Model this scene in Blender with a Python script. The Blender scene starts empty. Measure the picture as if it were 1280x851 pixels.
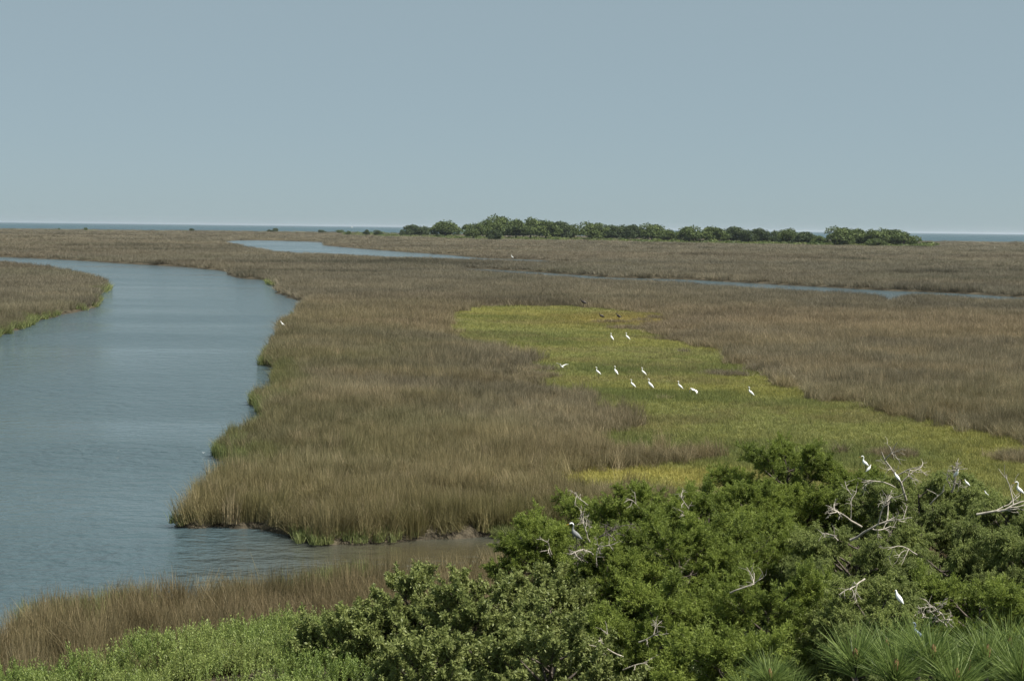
import bpy, math, random
import numpy as np
from mathutils import Vector, Matrix

rs = np.random.RandomState(7)
random.seed(7)
R = math.radians
SC = bpy.context.scene
COL = SC.collection

# ------------------------------------------------------------------ camera
F = 1900.0                      # focal length in photo pixels (1280 wide)
CAMH = 12.0
HAZE = 2.6e-5
PITCH = math.atan(140.5 / F)
ROLL = math.atan(15.0 / 1280.0)
fwd = np.array([0, math.cos(PITCH), -math.sin(PITCH)])
up0 = np.array([0, math.sin(PITCH), math.cos(PITCH)])
rt0 = np.array([1.0, 0, 0])
rgt = math.cos(ROLL) * rt0 + math.sin(ROLL) * up0
upv = math.cos(ROLL) * up0 - math.sin(ROLL) * rt0
EYE = np.array([0, 0, CAMH])

cam = bpy.data.cameras.new('camera')
co = bpy.data.objects.new('camera', cam)
COL.objects.link(co)
m = Matrix.Identity(4)
for i in range(3):
    m[i][0] = rgt[i]; m[i][1] = upv[i]; m[i][2] = -fwd[i]; m[i][3] = EYE[i]
co.matrix_world = m
cam.sensor_width = 36.0
cam.lens = F / 1280 * 36.0
cam.clip_start = 0.1
cam.clip_end = 200000
SC.camera = co

def ray(px, py):
    px = np.asarray(px, float); py = np.asarray(py, float)
    a = (px - 640) / F; b = (425.5 - py) / F
    return fwd + a[..., None] * rgt + b[..., None] * upv

def G(px, py, z=0.0):
    """world point on the plane z seen at photo pixel"""
    r = ray(px, py)
    t = (z - CAMH) / r[..., 2]
    return EYE + r * t[..., None]

def AT(px, py, y):
    """world point at distance y (metres along Y) seen at photo pixel"""
    r = ray(px, py)
    return EYE + r * (y / r[..., 1])[..., None]

# ------------------------------------------------------------------ noise
_L = np.random.RandomState(3).rand(8, 256, 256)
def vnoise(x, y, k=0):
    x = np.asarray(x, float); y = np.asarray(y, float)
    xi = np.floor(x).astype(np.int64); yi = np.floor(y).astype(np.int64)
    fx = x - xi; fy = y - yi
    fx = fx * fx * (3 - 2 * fx); fy = fy * fy * (3 - 2 * fy)
    L = _L[k % 8]
    a = L[xi & 255, yi & 255]; b = L[(xi + 1) & 255, yi & 255]
    c = L[xi & 255, (yi + 1) & 255]; d = L[(xi + 1) & 255, (yi + 1) & 255]
    return (a * (1 - fx) + b * fx) * (1 - fy) + (c * (1 - fx) + d * fx) * fy
def fbm(x, y, s, k=0, o=3):
    t = 0; w = 1; tw = 0
    for i in range(o):
        t = t + w * vnoise(np.asarray(x) / s + 17.3 * i, np.asarray(y) / s + 9.1 * i, k + i)
        tw += w; w *= 0.55; s /= 2.1
    return t / tw
def sstep(a, b, x):
    t = np.clip((x - a) / (b - a), 0, 1)
    return t * t * (3 - 2 * t)
def mix(a, b, t):
    a = np.asarray(a, float); b = np.asarray(b, float)
    return a + (b - a) * np.asarray(t)[..., None]

# ------------------------------------------------------------------ meshes
def mesh_np(name, V, groups, mats=(), attrs=None, smooth=False):
    """V (n,3); groups = list of (k int array (m,k), material index); attrs {name:(type,domain,array)}"""
    me = bpy.data.meshes.new(name)
    V = np.ascontiguousarray(V, np.float32)
    me.vertices.add(len(V)); me.vertices.foreach_set('co', V.ravel())
    nl = sum(g.size for g, _ in groups); npoly = sum(len(g) for g, _ in groups)
    if npoly:
        li = np.concatenate([g.ravel() for g, _ in groups]).astype(np.int32)
        tot = np.concatenate([np.full(len(g), g.shape[1]) for g, _ in groups])
        st = np.concatenate([[0], np.cumsum(tot)[:-1]]).astype(np.int32)
        mi = np.concatenate([np.full(len(g), k) for g, k in groups]).astype(np.int32)
        me.loops.add(nl); me.loops.foreach_set('vertex_index', li)
        me.polygons.add(npoly); me.polygons.foreach_set('loop_start', st)
        me.polygons.foreach_set('material_index', mi)
        if smooth:
            me.polygons.foreach_set('use_smooth', np.ones(npoly, bool))
    for mt in mats: me.materials.append(mt)
    for an, (ty, dom, arr) in (attrs or {}).items():
        a = me.attributes.new(an, ty, dom)
        arr = np.ascontiguousarray(arr)
        if ty == 'FLOAT': a.data.foreach_set('value', arr.astype(np.float32).ravel())
        elif ty == 'INT': a.data.foreach_set('value', arr.astype(np.int32).ravel())
        elif ty == 'BOOLEAN': a.data.foreach_set('value', arr.astype(bool).ravel())
        elif ty == 'FLOAT_VECTOR': a.data.foreach_set('vector', arr.astype(np.float32).ravel())
        elif ty == 'FLOAT_COLOR': a.data.foreach_set('color', arr.astype(np.float32).ravel())
    me.update(calc_edges=True)
    return me

def link(name, me, parent=None, loc=(0, 0, 0), rz=0.0, sc=1.0):
    o = bpy.data.objects.new(name, me); COL.objects.link(o)
    o.location = loc; o.rotation_euler = (0, 0, rz)
    o.scale = (sc, sc, sc) if not hasattr(sc, '__len__') else sc
    if parent: o.parent = parent
    return o
def tag(o, label=None, cat=None, group=None, kind=None):
    if label: o['label'] = label
    if cat: o['category'] = cat
    if group: o['group'] = group
    if kind: o['kind'] = kind
    return o

def tubes(paths, sides=6):
    """list of (points, radii) -> V, quads"""
    VV = []; QQ = []; n0 = 0
    for P, r in paths:
        P = np.asarray(P, float); r = np.asarray(r, float); n = len(P)
        T = np.gradient(P, axis=0); T /= np.linalg.norm(T, axis=1)[:, None] + 1e-9
        ref = np.array([0.31, 0.17, 0.93]) if abs(T[:, 2].mean()) < 0.85 else np.array([1, 0.1, 0])
        A = np.cross(T, ref); A /= np.linalg.norm(A, axis=1)[:, None] + 1e-9
        B = np.cross(T, A)
        th = np.arange(sides) * 2 * math.pi / sides
        ring = P[:, None, :] + r[:, None, None] * (np.cos(th)[None, :, None] * A[:, None, :] + np.sin(th)[None, :, None] * B[:, None, :])
        VV.append(ring.reshape(-1, 3))
        i = np.arange(n - 1)[:, None] * sides; j = np.arange(sides)[None, :]; j2 = (j + 1) % sides
        q = np.stack([i + j, i + j2, i + sides + j2, i + sides + j], -1).reshape(-1, 4) + n0
        QQ.append(q); n0 += n * sides
    return np.concatenate(VV), np.concatenate(QQ)

def unit(v):
    return v / (np.linalg.norm(v, axis=-1, keepdims=True) + 1e-9)

# ------------------------------------------------------------------ materials
def newmat(name):
    mt = bpy.data.materials.new(name); mt.use_nodes = True
    nt = mt.node_tree
    for n in list(nt.nodes): nt.nodes.remove(n)
    out = nt.nodes.new('ShaderNodeOutputMaterial')
    return mt, nt, out
def N(nt, typ, **kw):
    n = nt.nodes.new(typ)
    for k, v in kw.items(): setattr(n, k, v)
    return n
def principled(nt, out, rough=0.6, spec=0.3):
    p = N(nt, 'ShaderNodeBsdfPrincipled')
    p.inputs['Roughness'].default_value = rough
    p.inputs['Specular IOR Level'].default_value = spec
    nt.links.new(p.outputs[0], out.inputs[0])
    return p
def mixcol(nt, fac, a, b, blend='MIX'):
    n = N(nt, 'ShaderNodeMix', data_type='RGBA', blend_type=blend)
    for sock, v in ((0, fac), (6, a), (7, b)):
        if hasattr(v, 'is_linked') or hasattr(v, 'links'): nt.links.new(v, n.inputs[sock])
        elif isinstance(v, (int, float)): n.inputs[sock].default_value = v
        else: n.inputs[sock].default_value = (*v, 1)
    return n.outputs[2]
def fmath(nt, op, a, b=None, c=None):
    n = N(nt, 'ShaderNodeMath', operation=op)
    for i, v in enumerate((a, b, c)):
        if v is None: continue
        if isinstance(v, (int, float)): n.inputs[i].default_value = v
        else: nt.links.new(v, n.inputs[i])
    return n.outputs[0]

def leaf_mat(name, c_dark, c_light, rough=0.55, trans=0.3, spec=0.3, inst=False, tcol=None):
    """foliage: colour from the per-leaf attribute 'rnd'; or from the tuft's own tint"""
    mt, nt, out = newmat(name)
    at = N(nt, 'ShaderNodeAttribute', attribute_name='rnd')
    col = mixcol(nt, at.outputs['Fac'], c_dark, c_light)
    if inst:
        ti = N(nt, 'ShaderNodeAttribute', attribute_name='tint'); ti.attribute_type = 'INSTANCER'
        hh = N(nt, 'ShaderNodeAttribute', attribute_name='tip')
        v = fmath(nt, 'MULTIPLY_ADD', at.outputs['Fac'], 0.7, 0.65)
        hs = N(nt, 'ShaderNodeHueSaturation'); nt.links.new(ti.outputs['Color'], hs.inputs['Color'])
        nt.links.new(v, hs.inputs['Value'])
        hue = fmath(nt, 'MULTIPLY_ADD', at.outputs['Fac'], -0.02, 0.51)
        nt.links.new(hue, hs.inputs['Hue'])
        col = hs.outputs[0]
    d = N(nt, 'ShaderNodeBsdfPrincipled')
    d.inputs['Roughness'].default_value = rough
    d.inputs['Specular IOR Level'].default_value = spec
    nt.links.new(col, d.inputs['Base Color'])
    if trans > 0:
        t = N(nt, 'ShaderNodeBsdfTranslucent')
        if tcol: nt.links.new(mixcol(nt, 1.0, col, tcol, 'MULTIPLY'), t.inputs[0])
        else: nt.links.new(col, t.inputs[0])
        mx = N(nt, 'ShaderNodeMixShader'); mx.inputs[0].default_value = trans
        nt.links.new(d.outputs[0], mx.inputs[1]); nt.links.new(t.outputs[0], mx.inputs[2])
        nt.links.new(mx.outputs[0], out.inputs[0])
    else:
        nt.links.new(d.outputs[0], out.inputs[0])
    return mt

def noise_mat(name, c1, c2, scale, rough=0.7, spec=0.2, bump=0.0, coord='Object'):
    mt, nt, out = newmat(name)
    p = principled(nt, out, rough, spec)
    tc = N(nt, 'ShaderNodeTexCoord')
    nz = N(nt, 'ShaderNodeTexNoise'); nz.inputs['Scale'].default_value = scale; nz.inputs['Detail'].default_value = 4
    nt.links.new(tc.outputs[coord], nz.inputs['Vector'])
    rp = N(nt, 'ShaderNodeMapRange'); rp.inputs[1].default_value = 0.3; rp.inputs[2].default_value = 0.7
    nt.links.new(nz.outputs['Fac'], rp.inputs[0])
    nt.links.new(mixcol(nt, rp.outputs[0], c1, c2), p.inputs['Base Color'])
    if bump:
        b = N(nt, 'ShaderNodeBump'); b.inputs['Strength'].default_value = bump; b.inputs['Distance'].default_value = 0.02
        nt.links.new(nz.outputs['Fac'], b.inputs['Height']); nt.links.new(b.outputs[0], p.inputs['Normal'])
    return mt

M_GRASS = leaf_mat('marsh_blade', (0.1, 0.1, 0.1), (0.1, 0.1, 0.1), 0.6, 0.30, 0.25, inst=True)
M_SHOOT = leaf_mat('shoot_leaf', (0.1, 0.1, 0.1), (0.1, 0.1, 0.1), 0.5, 0.35, 0.3, inst=True)
M_CEDAR = leaf_mat('cedar_leaf', (0.078, 0.112, 0.024), (0.275, 0.335, 0.066), 0.6, 0.42, 0.25)
M_CEDAR2 = leaf_mat('weeping_cedar_leaf', (0.092, 0.122, 0.038), (0.265, 0.310, 0.090), 0.6, 0.42, 0.25)
M_MYRTLE = leaf_mat('glossy_leaf', (0.100, 0.130, 0.032), (0.310, 0.345, 0.120), 0.5, 0.36, 0.3)
M_FARLEAF = leaf_mat('far_leaf', (0.065, 0.095, 0.034), (0.160, 0.200, 0.062), 0.7, 0.25, 0.2)
M_FARDARK = leaf_mat('far_dark_leaf', (0.045, 0.068, 0.032), (0.100, 0.130, 0.052), 0.7, 0.20, 0.2)
M_NEEDLE = leaf_mat('pine_needle', (0.065, 0.105, 0.026), (0.215, 0.280, 0.075), 0.5, 0.36, 0.25)
M_BARK = noise_mat('bark', (0.055, 0.045, 0.036), (0.125, 0.105, 0.088), 14, 0.85, 0.1, 0.5)
M_DEAD = noise_mat('bleached_wood', (0.26, 0.23, 0.19), (0.50, 0.455, 0.385), 12, 0.8, 0.1, 0.3)
M_DEADBR = noise_mat('grey_twig', (0.11, 0.095, 0.08), (0.24, 0.21, 0.18), 12, 0.8, 0.1, 0.3)
M_CANDLE = noise_mat('pine_candle', (0.16, 0.09, 0.045), (0.25, 0.15, 0.07), 60, 0.7, 0.2, 0.3)
M_WHITE = noise_mat('white_feather', (0.78, 0.78, 0.75), (0.86, 0.86, 0.84), 9, 0.7, 0.2)
M_GREY = noise_mat('grey_feather', (0.15, 0.155, 0.155), (0.25, 0.255, 0.255), 9, 0.7, 0.2)
M_BLUE = noise_mat('slate_feather', (0.12, 0.16, 0.21), (0.22, 0.28, 0.34), 9, 0.7, 0.2)
M_BLACK = noise_mat('dark_feather', (0.018, 0.014, 0.014), (0.035, 0.022, 0.02), 9, 0.5, 0.4)
M_BILL = noise_mat('bill', (0.65, 0.36, 0.05), (0.75, 0.45, 0.08), 20, 0.45, 0.4)
M_DARKBILL = noise_mat('dark_bill', (0.05, 0.045, 0.04), (0.10, 0.09, 0.08), 20, 0.5, 0.4)
M_LEG = noise_mat('bird_leg', (0.015, 0.015, 0.015), (0.03, 0.03, 0.03), 20, 0.6, 0.3)
M_SAND = noise_mat('dune_sand', (0.46, 0.42, 0.33), (0.60, 0.56, 0.46), 0.05, 0.9, 0.1)
M_HULL = noise_mat('white_hull', (0.72, 0.72, 0.70), (0.80, 0.80, 0.79), 3, 0.35, 0.5)
M_NEST = M_DEADBR

# ------------------------------------------------------------------ shoreline polygons (photo pixels -> ground)
def catmull(P, n=6):
    P = np.asarray(P, float); k = len(P); out = []
    for i in range(k):
        p0, p1, p2, p3 = P[i - 1], P[i], P[(i + 1) % k], P[(i + 2) % k]
        # centripetal-ish: clamp tangents to keep long jumps from overshooting
        L = np.linalg.norm(p2 - p1)
        m1 = (p2 - p0) * 0.5; m2 = (p3 - p1) * 0.5
        l1 = np.linalg.norm(m1) + 1e-9; l2 = np.linalg.norm(m2) + 1e-9
        m1 *= min(1, L / l1); m2 *= min(1, L / l2)
        for t in np.arange(n) / n:
            h = 2 * t**3 - 3 * t**2 + 1; g = t**3 - 2 * t**2 + t; a = -2 * t**3 + 3 * t**2; b = t**3 - t**2
            out.append(h * p1 + g * m1 + a * p2 + b * m2)
    return np.array(out)

def poly(px, n=6, z=0.0):
    P = catmull(px, n)
    return G(P[:, 0], P[:, 1], z)[:, :2]

WZ = -0.40
RIVER = poly([(800, 668), (640, 670), (560, 673), (500, 675), (440, 682), (390, 681), (362, 674), (335, 667), (300, 664), (260, 661), (229, 657),
              (235, 645), (262, 625), (290, 602), (318, 590), (300, 581), (285, 570), (300, 549), (320, 537), (333, 525), (331, 507),
              (346, 492), (343, 480), (346, 462), (334, 443), (349, 425), (353, 408), (373, 394), (383, 381), (370, 375), (348, 366),
              (336, 352), (296, 347), (279, 339), (215, 333), (168, 330.5), (101, 326), (0, 321.5), (-150, 317), (-400, 314), (-760, 319),
              (-760, 328), (-300, 329), (0, 332), (80, 342), (122, 350), (133, 359), (126, 371), (122, 380), (90, 391), (45, 402), (10, 416),
              (-60, 440), (-300, 500), (-620, 640), (-560, 900), (-250, 930), (-110, 890), (-20, 850), (40, 818), (70, 800), (130, 796), (175, 788), (250, 782), (350, 768),
              (430, 751), (500, 747), (640, 742), (800, 735)], z=WZ)
POND = poly([(282, 303.3), (299, 300.6), (345, 301), (403, 303), (405, 306.5), (430, 309.3), (490, 314), (554, 318.6), (608, 323), (640, 324), (667, 325),
             (700, 327.5), (737, 329), (700, 332), (640, 330.5), (605, 329.8), (558, 327.5), (487, 325.5), (430, 321), (373, 319.5), (332, 314.5), (312, 311)], z=WZ)
CREEK = poly([(578, 336.2), (628, 338), (700, 342.5), (766, 347), (850, 349.5), (943, 354.2), (1012, 358.3), (1101, 363), (1184, 366.5), (1280, 372), (1480, 383), (1700, 392),
              (1700, 405), (1480, 394), (1280, 383.5), (1184, 378.8), (1128, 377.5), (1112, 384), (1102, 377.5), (1040, 373), (943, 367.2), (850, 360.3), (766, 356.3), (700, 351.2), (628, 346.6), (578, 341)], z=WZ)
_sx = np.array([-1500, -600, 0, 160, 300, 420, 520, 640, 800, 1000, 1145, 1280, 1700, 2600.])
_sy = np.array([262, 276.5, 286.2, 288.2, 289.3, 290.8, 292.5, 294.5, 296.8, 300, 301.8, 303.2, 309, 322.])
_far = G(_sx, 277.5 + 15 * _sx / 1280 + 0.35)
SEA = np.concatenate([G(_sx, _sy)[:, :2], _far[::-1, :2]])
MEADOW = poly([(553, 410), (560, 393), (600, 385), (688, 383), (730, 384), (823, 393), (838, 404), (806, 412), (850, 429), (920, 441), (932, 455), (952, 468),
               (1002, 489), (1044, 503), (1094, 507), (1116, 520), (1184, 533), (1244, 544), (1285, 556), (1320, 580), (1440, 590), (1440, 680), (1000, 680), (905, 644), (860, 627), (780, 620), (710, 614),
               (676, 606), (690, 594), (780, 586), (862, 579), (884, 574), (872, 571), (800, 574), (760, 570), (738, 562), (736, 547), (770, 538), (790, 530), (776, 520), (757, 510), (748, 500), (681, 488),
               (650, 474), (652, 460), (660, 452), (600, 434), (556, 424)])

def sd_poly(X, Y, P):
    """signed distance, positive inside"""
    X = np.asarray(X, float).ravel(); Y = np.asarray(Y, float).ravel()
    ins = np.zeros(len(X), bool); best = np.full(len(X), 1e18)
    A = P; B = np.roll(P, -1, axis=0)
    for (ax, ay), (bx, by) in zip(A, B):
        ex, ey = bx - ax, by - ay
        L = ex * ex + ey * ey + 1e-12
        t = np.clip(((X - ax) * ex + (Y - ay) * ey) / L, 0, 1)
        dx = X - ax - t * ex; dy = Y - ay - t * ey
        np.minimum(best, dx * dx + dy * dy, out=best)
        c = (ay > Y) != (by > Y)
        if c.any():
            xx = ax + (Y - ay) * ex / (ey if abs(ey) > 1e-12 else 1e-12)
            ins ^= c & (X < xx)
    return np.where(ins, 1, -1) * np.sqrt(best)

def water_sd(X, Y):
    X = np.asarray(X, float); Y = np.asarray(Y, float)
    d = np.hypot(X, Y)
    s = np.maximum.reduce([sd_poly(X, Y, p) for p in (RIVER, POND, CREEK, SEA)])
    w = (fbm(X, Y, 3.0, 1, 3) - 0.5) * 2.2 + (fbm(X, Y, 14, 4, 2) - 0.5) * 2.0 * sstep(70, 160, d)
    return s + w
def meadow_sd(X, Y):
    s = sd_poly(X, Y, MEADOW)
    k = .30 + .70 * sstep(74, 100, np.asarray(Y))
    return s + k * ((fbm(X, Y, 3.0, 2, 3) - 0.5) * 3.6 + (fbm(X, Y, 14, 5, 2) - 0.5) * 3)

def upland(X, Y):
    """higher ground that carries the trees and thicket in front; 0..1"""
    # behind the visible front edge of the brown spit
    fx = np.array([-40, -14, -10, -6, -2, 2, 6, 10, 16, 24, 60.])
    fy = np.array([20, 33, 37.6, 39.6, 40.3, 41.8, 44.5, 47.5, 50, 52, 58.])
    return sstep(1.5, -1.5, Y - np.interp(X, fx, fy) + (fbm(X, Y, 4, 3) - 0.5) * 3)

# ------------------------------------------------------------------ terrain
th = np.concatenate([np.linspace(R(-72), R(-24), 90)[:-1], np.linspace(R(-24), R(24), 640), np.linspace(R(24), R(72), 90)[1:]])
rr = np.concatenate([np.geomspace(1.0, 30, 30)[:-1], np.geomspace(30, 4200, 860)])
TT, RR = np.meshgrid(th, rr)
GX = (RR * np.sin(TT)).ravel(); GY = (RR * np.cos(TT)).ravel(); GD = RR.ravel()
swd = water_sd(GX, GY)
w = np.maximum(0.45, GD * 0.006)
GZ = np.clip(WZ - 0.5 * swd / w, -1.0, 0.0)
GZ += 0.05 * (fbm(GX, GY, 6, 6) - 0.5) * (swd < -1)
GZ += 0.5 * upland(GX, GY) * sstep(0.5, 3, -swd)
GZ = np.where(GD > 4000, -1.0, GZ)
gm = sstep(-0.5, 1.0, meadow_sd(GX, GY))
nth = len(th); nr = len(rr)
i = np.arange(nr - 1)[:, None] * nth; j = np.arange(nth - 1)[None, :]
Q = np.stack([i + j, i + j + 1, i + nth + j + 1, i + nth + j], -1).reshape(-1, 4)
mt, nt, out = newmat('marsh_soil')
p = principled(nt, out, 0.85, 0.15)
tc = N(nt, 'ShaderNodeTexCoord')
def nz(scale, detail=4):
    n = N(nt, 'ShaderNodeTexNoise'); n.inputs['Scale'].default_value = scale; n.inputs['Detail'].default_value = detail
    nt.links.new(tc.outputs['Object'], n.inputs['Vector'])
    rp = N(nt, 'ShaderNodeMapRange'); rp.inputs[1].default_value = 0.35; rp.inputs[2].default_value = 0.65
    nt.links.new(n.outputs['Fac'], rp.inputs[0]); return rp.outputs[0]
base = mixcol(nt, nz(0.15), (0.095, 0.080, 0.050), (0.130, 0.110, 0.072))
base = mixcol(nt, nz(2.5), base, (0.060, 0.050, 0.034))
mead = mixcol(nt, nz(0.08), (0.125, 0.125, 0.022), (0.19, 0.155, 0.03))
mead = mixcol(nt, nz(0.5), mead, (0.085, 0.11, 0.02))
ma = N(nt, 'ShaderNodeAttribute', attribute_name='meadow')
wet = N(nt, 'ShaderNodeAttribute', attribute_name='mud')
col = mixcol(nt, ma.outputs['Fac'], base, mead)
mudc = mixcol(nt, nz(1.8), (0.028, 0.024, 0.016), (0.075, 0.062, 0.042))
col = mixcol(nt, wet.outputs['Fac'], col, mudc)
nt.links.new(col, p.inputs['Base Color'])
b = N(nt, 'ShaderNodeBump'); b.inputs['Strength'].default_value = 0.6; b.inputs['Distance'].default_value = 0.15
nt.links.new(nz(3.0), b.inputs['Height']); nt.links.new(b.outputs[0], p.inputs['Normal'])
ground = link('ground', mesh_np('ground', np.stack([GX, GY, GZ], -1), [(Q, 0)], [mt],
              {'meadow': ('FLOAT', 'POINT', gm), 'mud': ('FLOAT', 'POINT', sstep(-0.10, -0.28, GZ))}, smooth=True))
tag(ground, kind='structure')

# ------------------------------------------------------------------ water
def water_mat(name, body, rough, big, small, strength, deep=None):
    mt, nt, out = newmat(name)
    p = principled(nt, out, rough, 0.5)
    p.inputs['IOR'].default_value = 1.333
    tc = N(nt, 'ShaderNodeTexCoord')
    def noise(scale, stretch, det=3, w=0.0):
        mp = N(nt, 'ShaderNodeMapping'); mp.inputs['Scale'].default_value = (stretch[0], stretch[1], 1)
        mp.inputs['Rotation'].default_value = (0, 0, w)
        nt.links.new(tc.outputs['Object'], mp.inputs[0])
        n = N(nt, 'ShaderNodeTexNoise'); n.inputs['Scale'].default_value = scale; n.inputs['Detail'].default_value = det
        nt.links.new(mp.outputs[0], n.inputs['Vector']); return n.outputs['Fac']
    # gust bands: rougher and smoother stretches of water
    gust = N(nt, 'ShaderNodeMapRange'); gust.inputs[1].default_value = 0.36; gust.inputs[2].default_value = 0.64
    nt.links.new(noise(0.05, (0.30, 1.0), 4, 0.10), gust.inputs[0])
    calm = N(nt, 'ShaderNodeAttribute', attribute_name='calm')
    act = fmath(nt, 'SUBTRACT', 1.0, calm.outputs['Fac'])
    h = fmath(nt, 'ADD', fmath(nt, 'MULTIPLY', noise(big, (0.7, 1.3), 3, 0.4), 0.6), fmath(nt, 'MULTIPLY', noise(small, (0.8, 1.2), 3, -0.3), 0.25))
    b = N(nt, 'ShaderNodeBump'); b.inputs['Distance'].default_value = 1.5
    st = fmath(nt, 'MULTIPLY', fmath(nt, 'MULTIPLY_ADD', gust.outputs[0], 0.80 * strength, 0.25 * strength), fmath(nt, 'MULTIPLY_ADD', act, 0.87, 0.13))
    nt.links.new(st, b.inputs['Strength']); nt.links.new(h, b.inputs['Height'])
    nt.links.new(b.outputs[0], p.inputs['Normal'])
    nt.links.new(fmath(nt, 'MULTIPLY_ADD', gust.outputs[0], rough * 0.8, rough * 0.5), p.inputs['Roughness'])
    if deep:
        nt.links.new(mixcol(nt, calm.outputs['Fac'], body, deep), p.inputs['Base Color'])
    else:
        p.inputs['Base Color'].default_value = (*body, 1)
    return mt
M_RIVER = water_mat('river_water', (0.050, 0.078, 0.088), 0.13, 0.8, 2.6, 1.0, (0.058, 0.050, 0.028))
M_SEA = water_mat('sea_water', (0.022, 0.055, 0.068), 0.45, 0.05, 0.2, 1.0)
# river sheet: grid so that the sheltered creek can carry its own calmness
wx = np.concatenate([np.linspace(-2600, -60, 20), np.linspace(-55, 45, 120), np.linspace(60, 2600, 20)])
wy = np.concatenate([np.linspace(5, 38, 10), np.linspace(40, 130, 110), np.geomspace(135, 2900, 50)])
WXg, WYg = np.meshgrid(wx, wy)
WXf, WYf = WXg.ravel(), WYg.ravel()
mouth = G(250, 690, WZ)
calm = sstep(-14, -3.0, WXf + (fbm(WXf, WYf, 5, 2) - .5) * 5) * sstep(66, 57, WYf) * sstep(40, 45, WYf)
i = np.arange(len(wy) - 1)[:, None] * len(wx); j = np.arange(len(wx) - 1)[None, :]
Q = np.stack([i + j, i + j + 1, i + len(wx) + j + 1, i + len(wx) + j], -1).reshape(-1, 4)
tag(link('water', mesh_np('water', np.stack([WXf, WYf, np.full(len(WXf), WZ)], -1), [(Q, 0)], [M_RIVER],
     {'calm': ('FLOAT', 'POINT', calm)}, smooth=True)), kind='structure')
# sea: from just seaward of the shore out to the horizon
S = 90000.0
shx = G(_sx, _sy)
sv = [(-S, -2000, WZ + .004)] + [(p[0], p[1] - 14, WZ + .004) for p in shx] + [(S, -2000, WZ + .004), (S, S, WZ + .004), (-S, S, WZ + .004)]
nsh = len(shx)
xs = np.array([v[0] for v in sv[:nsh + 2]]); ys = np.array([v[1] for v in sv[:nsh + 2]])
V = np.concatenate([np.stack([xs, ys, np.full(nsh + 2, WZ + .004)], -1), np.stack([np.linspace(-S, S, nsh + 2), np.full(nsh + 2, S), np.full(nsh + 2, WZ + .004)], -1)])
k = np.arange(nsh + 1)
Q = np.stack([k, k + 1, k + 1 + nsh + 2, k + nsh + 2], -1)
tag(link('sea', mesh_np('sea', V, [(Q, 0)], [M_SEA])), kind='structure')

# ------------------------------------------------------------------ tufts: one mesh holds seed points + tuft templates, a node tree spreads them
def scatter_tree():
    g = bpy.data.node_groups.new('spread_tufts', 'GeometryNodeTree')
    g.interface.new_socket('Geometry', in_out='INPUT', socket_type='NodeSocketGeometry')
    g.interface.new_socket('Geometry', in_out='OUTPUT', socket_type='NodeSocketGeometry')
    gi = g.nodes.new('NodeGroupInput'); go = g.nodes.new('NodeGroupOutput')
    def na(name, ty):
        n = g.nodes.new('GeometryNodeInputNamedAttribute'); n.data_type = ty; n.inputs[0].default_value = name
        return n.outputs[0]
    sep = g.nodes.new('GeometryNodeSeparateGeometry'); sep.domain = 'POINT'
    g.links.new(gi.outputs[0], sep.inputs[0]); g.links.new(na('template', 'BOOLEAN'), sep.inputs[1])
    sp = g.nodes.new('GeometryNodeSplitToInstances'); sp.domain = 'POINT'
    g.links.new(sep.outputs[0], sp.inputs[0]); g.links.new(na('variant', 'INT'), sp.inputs['Group ID'])
    ip = g.nodes.new('GeometryNodeInstanceOnPoints')
    g.links.new(sep.outputs[1], ip.inputs['Points']); g.links.new(sp.outputs[0], ip.inputs['Instance'])
    ip.inputs['Pick Instance'].default_value = True
    g.links.new(na('variant', 'INT'), ip.inputs['Instance Index'])
    e = g.nodes.new('FunctionNodeEulerToRotation'); g.links.new(na('rot', 'FLOAT_VECTOR'), e.inputs[0])
    g.links.new(e.outputs[0], ip.inputs['Rotation']); g.links.new(na('size', 'FLOAT_VECTOR'), ip.inputs['Scale'])
    g.links.new(ip.outputs[0], go.inputs[0])
    return g
SPREAD = scatter_tree()

def spread(name, P, size, rot, var, tint, templates, mat):
    """templates: list of (V, quads, rnd, tip)"""
    n = len(P); V = [P]; groups = []; off = n
    tpl = [np.zeros(n, bool)]; vr = [var]; sz = [size]; ro = [rot]; ti = [np.concatenate([tint, np.ones((n, 1))], 1)]; rn = [np.zeros(n)]; tp = [np.zeros(n)]
    for kk, (tv, tq, tr, tt) in enumerate(templates):
        V.append(tv); groups.append((tq + off, 0)); off += len(tv); mN = len(tv)
        tpl.append(np.ones(mN, bool)); vr.append(np.full(mN, kk)); sz.append(np.ones((mN, 3))); ro.append(np.zeros((mN, 3)))
        ti.append(np.ones((mN, 4))); rn.append(tr); tp.append(tt)
    C = np.concatenate
    me = mesh_np(name, C(V), groups, [mat], {
        'template': ('BOOLEAN', 'POINT', C(tpl)), 'variant': ('INT', 'POINT', C(vr)), 'size': ('FLOAT_VECTOR', 'POINT', C(sz)),
        'rot': ('FLOAT_VECTOR', 'POINT', C(ro)), 'tint': ('FLOAT_COLOR', 'POINT', C(ti)), 'rnd': ('FLOAT', 'POINT', C(rn)), 'tip': ('FLOAT', 'POINT', C(tp))})
    o = link(name, me)
    md = o.modifiers.new('spread', 'NODES'); md.node_group = SPREAD
    return o

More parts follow.
